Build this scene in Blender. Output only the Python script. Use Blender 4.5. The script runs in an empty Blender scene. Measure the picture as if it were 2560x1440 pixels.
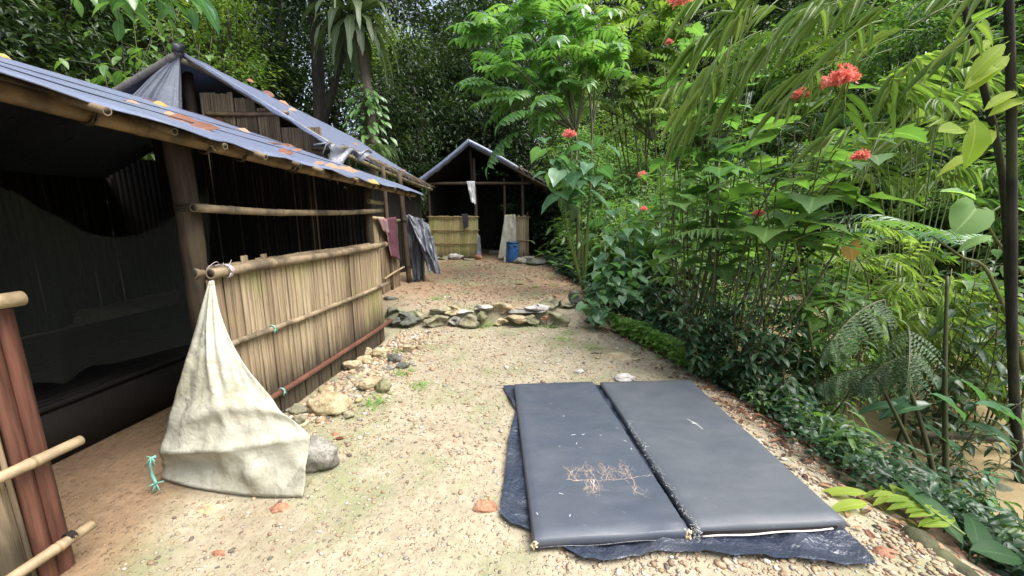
import bpy, math, random
import numpy as np
from mathutils import Vector, noise as mnoise

SC = bpy.context.scene
COL = SC.collection
R = math.radians
rng = np.random.default_rng(7)
random.seed(7)

# ------------------------------------------------------------------ camera
F = 960.0
PITCH = math.atan(180.0 / F)
CP, SP = math.cos(PITCH), math.sin(PITCH)
CAM = np.array([0.0, 0.0, 1.5])
cd = bpy.data.cameras.new("camera")
cam = bpy.data.objects.new("camera", cd)
COL.objects.link(cam)
cam.location = CAM
cam.rotation_euler = (math.pi / 2 - PITCH, 0, 0)
cd.sensor_width = 36.0
cd.lens = F / 2560.0 * 36.0
cd.clip_start = 0.05
cd.clip_end = 1500
SC.camera = cam

def ray(px, py):
    u, v = (px - 1280) / F, (py - 720) / F
    return np.array([u, CP - v * SP, -(SP + v * CP)])
def P(px, py, Y):                     # the point seen there at distance Y
    d = ray(px, py)
    return CAM + d * (Y / d[1])
def G(px, py, z=0.0):                 # the point seen there at height z
    d = ray(px, py)
    return CAM + d * ((z - CAM[2]) / d[2])
def HIT(px, py, p0, n):
    d = ray(px, py)
    n = np.asarray(n, float)
    return CAM + d * (np.dot(np.asarray(p0) - CAM, n) / np.dot(d, n))
def nrm(a):
    a = np.asarray(a, float)
    return a / np.maximum(np.linalg.norm(a, axis=-1, keepdims=True), 1e-9)

# ------------------------------------------------------------------ materials
def nodes_of(name):
    m = bpy.data.materials.new(name)
    m.use_nodes = True
    nt = m.node_tree
    b = nt.nodes["Principled BSDF"]
    return m, nt, b
def N(nt, t, **kw):
    n = nt.nodes.new(t)
    for k, v in kw.items():
        if k in n.inputs:
            n.inputs[k].default_value = v
        else:
            setattr(n, k, v)
    return n
def L(nt, a, b):
    nt.links.new(a, b)
def attr(nt, name="tint"):
    return N(nt, "ShaderNodeAttribute", attribute_name=name).outputs["Fac"]
def coords(nt, scale=(1, 1, 1)):
    g = N(nt, "ShaderNodeNewGeometry")
    mp = N(nt, "ShaderNodeMapping")
    mp.inputs["Scale"].default_value = scale
    L(nt, g.outputs["Position"], mp.inputs["Vector"])
    return mp.outputs["Vector"]
def ocoords(nt, scale=(1, 1, 1)):
    g = N(nt, "ShaderNodeTexCoord")
    mp = N(nt, "ShaderNodeMapping")
    mp.inputs["Scale"].default_value = scale
    L(nt, g.outputs["Object"], mp.inputs["Vector"])
    return mp.outputs["Vector"]
def noise(nt, vec, scale, detail=4, rough=.55):
    n = N(nt, "ShaderNodeTexNoise")
    n.inputs["Scale"].default_value = scale
    n.inputs["Detail"].default_value = detail
    n.inputs["Roughness"].default_value = rough
    L(nt, vec, n.inputs["Vector"])
    return n.outputs["Fac"]
def ramp(nt, fac, stops, interp="LINEAR"):
    r = N(nt, "ShaderNodeValToRGB")
    cr = r.color_ramp
    cr.interpolation = interp
    while len(cr.elements) < len(stops):
        cr.elements.new(.5)
    for e, (p, c) in zip(cr.elements, stops):
        e.position = p
        e.color = (*c, 1) if len(c) == 3 else c
    L(nt, fac, r.inputs["Fac"])
    return r.outputs["Color"]
def bw(nt, fac, a, b):
    return ramp(nt, fac, [(a, (0, 0, 0)), (b, (1, 1, 1))])
def mix(nt, fac, a, b, mode="MIX"):
    n = N(nt, "ShaderNodeMix", data_type="RGBA", blend_type=mode)
    for s, v in ((n.inputs[0], fac), (n.inputs[6], a), (n.inputs[7], b)):
        if isinstance(v, (int, float)):
            s.default_value = v
        elif isinstance(v, tuple):
            s.default_value = (*v, 1)
        else:
            L(nt, v, s)
    return n.outputs[2]
def math_(nt, op, a, b):
    n = N(nt, "ShaderNodeMath", operation=op)
    for s, v in ((n.inputs[0], a), (n.inputs[1], b)):
        if isinstance(v, (int, float)):
            s.default_value = v
        else:
            L(nt, v, s)
    return n.outputs[0]
def bump(nt, b, h, strength, dist):
    n = N(nt, "ShaderNodeBump")
    n.inputs["Strength"].default_value = strength
    n.inputs["Distance"].default_value = dist
    L(nt, h, n.inputs["Height"])
    L(nt, n.outputs["Normal"], b.inputs["Normal"])
    return n

def leaf_mat(name, dark, midc, light, trans=.32, tcol=None, rough=.38, vein=.35, spec=.36):
    m, nt, b = nodes_of(name)
    c = ramp(nt, attr(nt), [(0, dark), (.5, midc), (1, light)])
    oi = N(nt, "ShaderNodeObjectInfo").outputs["Random"]
    nz = noise(nt, coords(nt), 9.0, 3)
    c = mix(nt, math_(nt, "MULTIPLY", nz, .35), c, tuple(x * .45 for x in dark))
    br = bw(nt, noise(nt, coords(nt), 27.0, 3), .66, .74)
    c = mix(nt, math_(nt, "MULTIPLY", br, .55), c, (.16, .12, .03))
    ac = attr(nt, "across")
    rib = ramp(nt, ac, [(0, (1, 1, 1)), (.10, (0, 0, 0))])
    c = mix(nt, math_(nt, "MULTIPLY", rib, vein), c, tuple(min(.6, x * 1.7 + .03) for x in light))
    hsv = N(nt, "ShaderNodeHueSaturation"); hsv.inputs["Saturation"].default_value = .88
    L(nt, c, hsv.inputs["Color"]); c = hsv.outputs["Color"]
    L(nt, c, b.inputs["Base Color"])
    b.inputs["Roughness"].default_value = rough
    b.inputs["Specular IOR Level"].default_value = spec
    t = N(nt, "ShaderNodeBsdfTranslucent")
    tc = mix(nt, 1.0, c, tcol or (1.0, 1.12, .48), "MULTIPLY")
    tc2 = mix(nt, 1.0, tc, (1.9, 1.9, 1.9), "MULTIPLY")
    L(nt, tc2, t.inputs["Color"])
    ms = N(nt, "ShaderNodeMixShader")
    ms.inputs[0].default_value = trans
    L(nt, b.outputs[0], ms.inputs[1])
    L(nt, t.outputs[0], ms.inputs[2])
    L(nt, ms.outputs[0], nt.nodes["Material Output"].inputs["Surface"])
    return m

M = {}
M["leaf_bright"] = leaf_mat("leaf_bright", (.045, .125, .028), (.085, .22, .045), (.17, .32, .07), .38, None, .30, .35, .6)
M["leaf_mid"] = leaf_mat("leaf_mid", (.042, .105, .022), (.08, .185, .036), (.155, .27, .055), .40)
M["leaf_cool"] = leaf_mat("leaf_cool", (.034, .10, .045), (.068, .18, .08), (.12, .25, .115), .28, (1.0, 1.2, .5), .30, .45, .6)
M["leaf_dark"] = leaf_mat("leaf_dark", (.015, .044, .018), (.028, .076, .030), (.058, .125, .045), .2, None, .35)
M["leaf_strap"] = leaf_mat("leaf_strap", (.05, .085, .03), (.10, .15, .06), (.19, .23, .10), .25, None, .45, .5)
M["leaf_fern"] = leaf_mat("leaf_fern", (.02, .06, .018), (.04, .10, .03), (.07, .15, .04), .25, None, .5, .2)
M["leaf_broad"] = leaf_mat("leaf_broad", (.012, .045, .012), (.024, .08, .02), (.045, .12, .03), .2, None, .5, .2, .12)
M["leaf_fresh"] = leaf_mat("leaf_fresh", (.09, .20, .025), (.15, .30, .04), (.22, .38, .06), .45, None, .45, .2, .3)
M["leaf_yellow"] = leaf_mat("leaf_yellow", (.075, .155, .025), (.15, .25, .04), (.25, .34, .08), .40)
M["leaf_lime"] = leaf_mat("leaf_lime", (.18, .30, .015), (.27, .40, .02), (.36, .44, .035), .5, None, .6, .4, .2)
M["leaf_forest"] = leaf_mat("leaf_forest", (.009, .024, .008), (.021, .052, .013), (.060, .105, .024), .22, None, .4, .1)
M["leaf_forest_light"] = leaf_mat("leaf_forest_light", (.05, .10, .012), (.10, .19, .02), (.20, .27, .04), .38, None, .45, .1)
M["leaf_bamboo"] = leaf_mat("leaf_bamboo", (.05, .115, .018), (.11, .205, .032), (.23, .32, .07), .40, None, .42)
M["leaf_pale"] = leaf_mat("leaf_pale", (.12, .25, .07), (.19, .34, .10), (.25, .41, .15), .45, None, .6, .5, .2)
M["leaf_yellowed"] = leaf_mat("leaf_yellowed", (.34, .19, .012), (.42, .25, .02), (.48, .32, .05), .2)
M["petal"] = leaf_mat("petal", (.62, .13, .09), (.74, .22, .17), (.80, .38, .31), .3, (1.1, .8, .7), .5, 0)
M["dead_leaf"] = leaf_mat("dead_leaf", (.045, .016, .007), (.22, .060, .013), (.40, .22, .10), .06, (1, .8, .5), .6, .2)

def simple(name, col, rough=.6, nscale=6, var=.35, bscale=None, bstr=.3, bdist=.01, spec=.5, obj=False, stretch=(1, 1, 1), metallic=0):
    m, nt, b = nodes_of(name)
    vec = (ocoords if obj else coords)(nt, stretch)
    nz = noise(nt, vec, nscale, 5)
    lo = tuple(x * (1 - var) for x in col)
    hi = tuple(min(1, x * (1 + var)) for x in col)
    c = ramp(nt, nz, [(.3, lo), (.7, hi)])
    L(nt, c, b.inputs["Base Color"])
    b.inputs["Roughness"].default_value = rough
    b.inputs["Specular IOR Level"].default_value = spec
    if bscale:
        bump(nt, b, noise(nt, vec, bscale, 5), bstr, bdist)
    return m

def tinted(name, stops, rough=.6, grain=(1, 1, 1), gscale=20, gvar=.4, moss=None, stain=None, bstr=.4, bdist=.004, spec=.4, mossfrac=(.52, .68), dark_spots=None, cracks=0):
    m, nt, b = nodes_of(name)
    c = ramp(nt, attr(nt), stops)
    g = noise(nt, coords(nt, grain), gscale, 5, .6)
    c = mix(nt, 1.0, c, ramp(nt, g, [(.25, (1 - gvar,) * 3), (.75, (1 + gvar * .5,) * 3)]), "MULTIPLY")
    if dark_spots:
        d = bw(nt, noise(nt, coords(nt), dark_spots[0], 4), dark_spots[1], dark_spots[1] + .12)
        c = mix(nt, math_(nt, "MULTIPLY", d, dark_spots[2]), c, (.02, .016, .012))
    if cracks:
        ck = bw(nt, noise(nt, coords(nt, (30, 30, .55)), 5, 3, .5), .60, .66)
        c = mix(nt, math_(nt, "MULTIPLY", ck, cracks), c, (.05, .035, .022))
    if moss:
        k = bw(nt, noise(nt, coords(nt), moss[1], 5), *mossfrac)
        c = mix(nt, math_(nt, "MULTIPLY", k, moss[2]), c, moss[0])
    if stain:                                       # damp rot rising from the soil
        g2 = N(nt, "ShaderNodeNewGeometry")
        sp = N(nt, "ShaderNodeSeparateXYZ")
        L(nt, g2.outputs["Position"], sp.inputs[0])
        zz = math_(nt, "ADD", sp.outputs["Z"], math_(nt, "MULTIPLY", noise(nt, coords(nt, (1, 1, .15)), 14, 5, .7), -.45))
        k = ramp(nt, zz, [(max(0, stain[0] - .2), (1, 1, 1)), (stain[0] + .14, (0, 0, 0))])
        c = mix(nt, math_(nt, "MULTIPLY", k, stain[1]), c, (.028, .022, .016))
    L(nt, c, b.inputs["Base Color"])
    b.inputs["Roughness"].default_value = rough
    b.inputs["Specular IOR Level"].default_value = spec
    bump(nt, b, g, bstr, bdist)
    return m

M["panel"] = tinted("bamboo_panel", [(0, (.11, .075, .048)), (.3, (.28, .205, .13)), (.65, (.41, .32, .20)), (1, (.52, .43, .28))],
                    .62, (20, 20, .6), 6, .42, ((.26, .26, .07), 2.2, .55), (.15, .85), .5, .004, dark_spots=(6, .66, .5), cracks=.7)
M["panel_green"] = tinted("bamboo_panel_greenish", [(0, (.20, .16, .06)), (.5, (.42, .36, .16)), (1, (.52, .46, .22))],
                          .62, (14, 14, .7), 6, .5, ((.26, .30, .07), 1.6, .65), (.22, .9), .5, .004)
M["panel_old"] = tinted("bamboo_panel_old", [(0, (.10, .07, .042)), (.5, (.27, .20, .12)), (1, (.42, .33, .21))],
                        .7, (14, 14, .7), 6, .6, None, None, .5, .004)
M["panel_shaded"] = tinted("bamboo_panel_shaded", [(0, (.006, .005, .004)), (1, (.020, .015, .010))], .75, (14, 14, .7), 6, .6)  # bamboo with the interior shade put into its colour
M["bamboo"] = tinted("bamboo_pole", [(0, (.05, .034, .018)), (.5, (.22, .145, .068)), (1, (.38, .27, .14))], .55, (1, 1, 1), 9, .7, None, None, .3, .003, .5, dark_spots=(5, .58, .65))
M["bamboo_grey"] = tinted("bamboo_pole_weathered", [(0, (.05, .045, .03)), (.5, (.22, .18, .10)), (1, (.36, .29, .17))], .6, (1, 1, 1), 10, .6, ((.16, .17, .07), 4, .6), None, .3, .003, .4, dark_spots=(6, .56, .7))
M["bamboo_dim"] = tinted("bamboo_pole_dim", [(0, (.03, .022, .014)), (.5, (.15, .108, .062)), (1, (.34, .265, .17))], .6, (1, 1, 1), 9, .6, None, None, .3, .003, .4, dark_spots=(5, .5, .6))
M["bamboo_red"] = tinted("bamboo_pole_reddish", [(0, (.03, .014, .010)), (.5, (.11, .043, .028)), (1, (.21, .10, .065))], .42, (1, 1, 1), 9, .5, None, None, .3, .003, .5)
M["bamboo_pale"] = tinted("bamboo_pole_pale", [(0, (.08, .055, .03)), (.5, (.30, .22, .125)), (1, (.44, .35, .22))], .55, (1, 1, 1), 12, .5, None, None, .3, .003, .4, dark_spots=(7, .6, .5))
M["post"] = tinted("wood_post", [(0, (.014, .009, .006)), (.5, (.042, .027, .016)), (1, (.10, .066, .038))], .7, (9, 9, .6), 6, .8, ((.08, .065, .03), 3, .5), None, .7, .008)
M["grey_wood"] = tinted("weathered_grey_wood", [(0, (.05, .047, .042)), (.5, (.17, .16, .145)), (1, (.30, .285, .26))], .75, (9, 9, .6), 6, .6)
M["post_red"] = tinted("wood_post_reddish", [(0, (.045, .018, .014)), (.5, (.12, .048, .032)), (1, (.20, .095, .06))], .5, (9, 9, .5), 6, .8, None, None, .4, .005)
M["lining_shade"] = tinted("shade_roof_lining", [(0, (.010, .008, .006)), (1, (.025, .019, .013))], .85, (6, 6, 6), 6, .6)  # near-black colour standing in for shade under the roofs
M["void"] = simple("hollow_dark", (.012, .008, .006), .9)
M["bark"] = tinted("tree_bark", [(0, (.012, .010, .008)), (.5, (.032, .027, .020)), (1, (.07, .06, .042))], .8, (3, 3, .6), 6, .6, ((.06, .08, .025), 2.5, .6), None, .7, .02)
M["bark_pale"] = tinted("tree_bark_pale", [(0, (.06, .05, .036)), (1, (.20, .165, .12))], .8, (3, 3, .6), 6, .6, None, None, .7, .02)
M["stem"] = tinted("plant_stem", [(0, (.03, .035, .015)), (.5, (.07, .075, .028)), (1, (.13, .15, .045))], .55, (1, 1, 1), 20, .4)
M["stem_green"] = tinted("plant_stem_green", [(0, (.07, .11, .025)), (1, (.16, .22, .055))], .5, (1, 1, 1), 20, .3)
M["thatch"] = tinted("thatch", [(0, (.05, .035, .022)), (.5, (.14, .105, .07)), (1, (.28, .22, .15))], .85, (1, 1, 1), 20, .5)
M["string"] = simple("teal_string", (.16, .38, .31), .7)
M["string_white"] = simple("pale_string", (.55, .48, .52), .6)

def stone_mat(name, a, b_, c_, moss=.5, mossc=(.10, .11, .035), frac=(.5, .66)):
    m, nt, b = nodes_of(name)
    v = coords(nt)
    n1 = noise(nt, v, 11, 6, .65)
    c = ramp(nt, n1, [(.28, a), (.5, b_), (.72, c_)])
    sp = noise(nt, v, 70, 3, .7)
    c = mix(nt, 1.0, c, ramp(nt, sp, [(.3, (.6, .6, .6)), (.6, (1.1, 1.1, 1.1))]), "MULTIPLY")
    k = bw(nt, noise(nt, v, 7.5, 5), *frac)
    c = mix(nt, math_(nt, "MULTIPLY", k, moss), c, mossc)
    L(nt, c, b.inputs["Base Color"])
    b.inputs["Roughness"].default_value = .75
    bump(nt, b, math_(nt, "ADD", n1, math_(nt, "MULTIPLY", sp, .4)), .7, .02)
    return m
M["stone_tan"] = stone_mat("stone_tan", (.20, .145, .08), (.40, .32, .19), (.55, .48, .33), .45)
M["stone_grey"] = stone_mat("stone_grey", (.10, .095, .08), (.22, .21, .18), (.36, .34, .30), .3)
M["stone_moss"] = stone_mat("stone_mossy", (.09, .085, .055), (.22, .205, .13), (.36, .33, .21), .7, (.15, .16, .055))
M["stone_dark"] = stone_mat("stone_dark", (.035, .038, .030), (.10, .105, .085), (.22, .22, .17), .6, (.10, .12, .045))
M["stone_white"] = stone_mat("stone_white", (.28, .26, .24), (.46, .43, .40), (.62, .60, .57), .1)
M["stone_red"] = stone_mat("stone_red", (.20, .085, .05), (.34, .16, .09), (.45, .25, .16), .1)

# black plastic sheet (roofs, groundsheet)
def sheet_mat(name, col, rough, wr, wdist, dust=.25, stretch=(1, 1, 1), fine=28):
    m, nt, b = nodes_of(name)
    v = coords(nt, stretch)
    n1 = noise(nt, v, 2.2, 5, .6)
    c = mix(nt, math_(nt, "MULTIPLY", bw(nt, n1, .42, .75), dust), col, (.20, .19, .17))
    sp = bw(nt, noise(nt, coords(nt), 46, 2, .5), .70, .76)
    c = mix(nt, math_(nt, "MULTIPLY", sp, .35 * dust * 3), c, (.4, .36, .28))
    L(nt, c, b.inputs["Base Color"])
    r = ramp(nt, noise(nt, v, 5, 4), [(.3, (rough * .8,) * 3), (.7, (min(1, rough * 1.3),) * 3)])
    L(nt, r, b.inputs["Roughness"])
    b.inputs["Specular IOR Level"].default_value = .7
    w = math_(nt, "ADD", noise(nt, v, wr, 4, .6), math_(nt, "MULTIPLY", noise(nt, coords(nt), fine, 3), .25))
    bump(nt, b, w, .6, wdist)
    return m
M["tarp_roof"] = sheet_mat("roof_sheet", (.130, .155, .235), .33, 3.0, .034, .22, (.8, 2.2, 1))  # black plastic; the sky's blue-grey sheen is put into the base colour
M["tarp_ground"] = sheet_mat("ground_sheet", (.024, .032, .054), .31, 7.0, .045, .12, (1, 1, 1), 40)
M["tarp_grey"] = sheet_mat("grey_sheet", (.12, .13, .155), .4, 7.0, .02, .15)
M["tarp_lightened"] = sheet_mat("lightened_sheet", (.24, .26, .30), .4, 7.0, .02, .15)  # grey lightened to make up for sun missing on the gable
M["tarp_dark"] = sheet_mat("dark_sheet", (.02, .022, .03), .38, 7.0, .02, .08)
M["vinyl"] = sheet_mat("mattress_vinyl", (.054, .065, .088), .37, 2.4, .006, .16, (1, 1.8, 1), 260)
M["vinyl_matte"] = sheet_mat("mattress_vinyl_matte", (.066, .076, .092), .44, 2.0, .006, .14, (1, 1.8, 1), 260)
M["foam"] = simple("bare_foam", (.50, .42, .27), .9, 60, .3, 80, .6, .004)
M["lining"] = simple("pale_lining", (.62, .58, .52), .8)
M["fray"] = simple("frayed_threads", (.42, .42, .40), .9)
M["scuff"] = simple("peeled_vinyl", (.33, .265, .21), .9, 40, .3)
M["scratch"] = simple("white_scratch", (.60, .60, .58), .8)

m, nt, b = nodes_of("pale_plastic")
v = coords(nt)
n1 = noise(nt, v, 3.2, 5, .6)
c = ramp(nt, n1, [(.25, (.43, .41, .29)), (.45, (.52, .51, .41)), (.75, (.58, .58, .50))])
gz = bw(nt, noise(nt, v, 4.5, 5, .65), .60, .76)
c = mix(nt, math_(nt, "MULTIPLY", gz, .55), c, (.30, .27, .10))
L(nt, c, b.inputs["Base Color"])
b.inputs["Roughness"].default_value = .24
def facets(nt, v, sc):                # crumpled film: one tilted facet per cell
    vo = N(nt, "ShaderNodeTexVoronoi", feature="F1"); vo.inputs["Scale"].default_value = sc
    dn = N(nt, "ShaderNodeTexNoise"); dn.inputs["Scale"].default_value = sc * .5; dn.inputs["Detail"].default_value = 2
    L(nt, v, dn.inputs["Vector"])
    ad = N(nt, "ShaderNodeVectorMath", operation="MULTIPLY_ADD")
    L(nt, dn.outputs["Color"], ad.inputs[0]); ad.inputs[1].default_value = (.9 / sc,) * 3; L(nt, v, ad.inputs[2])
    L(nt, ad.outputs[0], vo.inputs["Vector"])
    sb = N(nt, "ShaderNodeVectorMath", operation="SUBTRACT"); L(nt, ad.outputs[0], sb.inputs[0]); L(nt, vo.outputs["Position"], sb.inputs[1])
    cs = N(nt, "ShaderNodeVectorMath", operation="SUBTRACT"); L(nt, vo.outputs["Color"], cs.inputs[0]); cs.inputs[1].default_value = (.5, .5, .5)
    dt = N(nt, "ShaderNodeVectorMath", operation="DOT_PRODUCT"); L(nt, sb.outputs[0], dt.inputs[0]); L(nt, cs.outputs[0], dt.inputs[1])
    return dt.outputs["Value"]
def ridge(sc, dt): return math_(nt, "ABSOLUTE", math_(nt, "SUBTRACT", noise(nt, v, sc, dt, .55), .5), 0)
w = math_(nt, "ADD", ridge(6, 3), math_(nt, "MULTIPLY", ridge(15, 3), .45))
vs = coords(nt, (1, 1, .55))
w = math_(nt, "ADD", math_(nt, "MULTIPLY", w, .03), math_(nt, "ADD", math_(nt, "MULTIPLY", facets(nt, vs, 7), .34), math_(nt, "MULTIPLY", facets(nt, vs, 17), .28)))
bump(nt, b, w, 1.0, .75)
t = N(nt, "ShaderNodeBsdfTranslucent")
L(nt, c, t.inputs["Color"])
ms = N(nt, "ShaderNodeMixShader")
ms.inputs[0].default_value = .3
L(nt, b.outputs[0], ms.inputs[1]); L(nt, t.outputs[0], ms.inputs[2])
L(nt, ms.outputs[0], nt.nodes["Material Output"].inputs["Surface"])
M["pale_plastic"] = m

M["maroon"] = simple("maroon_cloth", (.085, .024, .038), .9, 14, .3, 120, .5, .003)
M["pink_trim"] = simple("faded_pink_trim", (.20, .12, .125), .9, 20, .3)
M["white_cloth"] = simple("white_cloth", (.62, .62, .62), .9, 7, .12, 90, .4, .003)
M["dark_cloth"] = simple("dark_cloth", (.03, .026, .035), .9, 10, .4, 120, .5, .003)
M["blue_plastic"] = simple("blue_plastic", (.022, .10, .27), .42, 12, .35, 30, .15, .002)
M["blue_lid"] = simple("dark_blue_plastic", (.012, .045, .12), .45, 12, .35)
M["concrete"] = simple("concrete", (.30, .28, .25), .9, 20, .3, 60, .5, .004)
M["log"] = tinted("mossy_log", [(0, (.035, .032, .018)), (.5, (.07, .068, .034)), (1, (.13, .12, .06))], .85, (2, 2, 2), 8, .6, ((.055, .075, .022), 3, .8), None, .8, .02)

m, nt, b = nodes_of("mosquito_net")
b.inputs["Base Color"].default_value = (.022, .028, .021, 1)
b.inputs["Roughness"].default_value = .9
tr = N(nt, "ShaderNodeBsdfTransparent")
ms = N(nt, "ShaderNodeMixShader")
ms.inputs[0].default_value = .42
L(nt, b.outputs[0], ms.inputs[1]); L(nt, tr.outputs[0], ms.inputs[2])
L(nt, ms.outputs[0], nt.nodes["Material Output"].inputs["Surface"])
M["net"] = m

# ground ----------------------------------------------------------------
m, nt, b = nodes_of("packed_dirt")
v = coords(nt)
g = N(nt, "ShaderNodeNewGeometry")
sx = N(nt, "ShaderNodeSeparateXYZ")
L(nt, g.outputs["Position"], sx.inputs[0])
big = noise(nt, v, .9, 5, .6)
c = ramp(nt, big, [(.30, (.25, .212, .148)), (.5, (.345, .31, .228)), (.70, (.285, .24, .168))])
# the upper terrace is redder clay
ter = ramp(nt, math_(nt, "MULTIPLY", math_(nt, "ADD", sx.outputs["Y"], math_(nt, "MULTIPLY", big, 1.2)), .1), [(.55, (0, 0, 0)), (.72, (1, 1, 1))])
c = mix(nt, math_(nt, "MULTIPLY", ter, .75), c, (.26, .16, .095))
fine = noise(nt, v, 22, 6, .65)
c = mix(nt, 1.0, c, ramp(nt, fine, [(.25, (.72, .70, .66)), (.7, (1.12, 1.12, 1.1))]), "MULTIPLY")
# algae film and moss
mo = bw(nt, noise(nt, v, 1.3, 6, .65), .49, .60)
c = mix(nt, math_(nt, "MULTIPLY", mo, .8), c, (.20, .215, .115))
mo2 = bw(nt, noise(nt, v, 3.7, 5, .7), .62, .70)
c = mix(nt, math_(nt, "MULTIPLY", mo2, .6), c, (.13, .16, .055))
# embedded gravel
def pebbles(scale, lo, hi, c, amount):
    vo = N(nt, "ShaderNodeTexVoronoi", feature="F1")
    vo.inputs["Scale"].default_value = scale
    mp = N(nt, "ShaderNodeMapping")
    L(nt, v, mp.inputs["Vector"])
    L(nt, mp.outputs["Vector"], vo.inputs["Vector"])
    sep = N(nt, "ShaderNodeSeparateColor")
    L(nt, vo.outputs["Color"], sep.inputs[0])
    pc = ramp(nt, sep.outputs[0], [(0, (.16, .14, .12)), (.2, (.32, .20, .12)), (.4, (.50, .40, .27)), (.6, (.42, .24, .13)), (.8, (.55, .49, .40)), (1, (.27, .25, .22))])
    inside = ramp(nt, vo.outputs["Distance"], [(.22, (1, 1, 1)), (.34, (0, 0, 0))])
    pick = bw(nt, math_(nt, "ADD", sep.outputs[1], math_(nt, "MULTIPLY", noise(nt, v, 1.7, 4), .9)), lo, hi)
    k = math_(nt, "MULTIPLY", inside, pick)
    return mix(nt, math_(nt, "MULTIPLY", k, amount), c, pc), math_(nt, "MULTIPLY", k, 1.0)
c, k1 = pebbles(34, .93, 1.0, c, .6)
c, k2 = pebbles(75, .86, .95, c, .5)
# leaf litter / dark humus off the path and on the banks
bank = N(nt, "ShaderNodeAttribute", attribute_name="bank").outputs["Fac"]
hum = ramp(nt, fine, [(.3, (.028, .020, .012)), (.7, (.085, .055, .03))])
c = mix(nt, bank, c, hum)
ind = N(nt, "ShaderNodeAttribute", attribute_name="indoor").outputs["Fac"]
c = mix(nt, math_(nt, "MULTIPLY", ind, .85), c, ramp(nt, fine, [(.3, (.17, .10, .055)), (.7, (.25, .16, .095))]))
L(nt, c, b.inputs["Base Color"])
b.inputs["Roughness"].default_value = .88
b.inputs["Specular IOR Level"].default_value = .25
hgt = math_(nt, "ADD", math_(nt, "MULTIPLY", fine, .6), math_(nt, "ADD", math_(nt, "MULTIPLY", k1, .55), math_(nt, "MULTIPLY", k2, .3)))
bump(nt, b, hgt, .9, .016)
M["ground"] = m

m, nt, b = nodes_of("muddy_water")
v = coords(nt, (1, .6, 1))
c = ramp(nt, noise(nt, v, .35, 3), [(.3, (.26, .20, .11)), (.7, (.33, .26, .15))])
L(nt, c, b.inputs["Base Color"])
b.inputs["Roughness"].default_value = .08
b.inputs["Specular IOR Level"].default_value = .5
bump(nt, b, noise(nt, v, 5, 5, .6), .7, .05)
M["water"] = m

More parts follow.
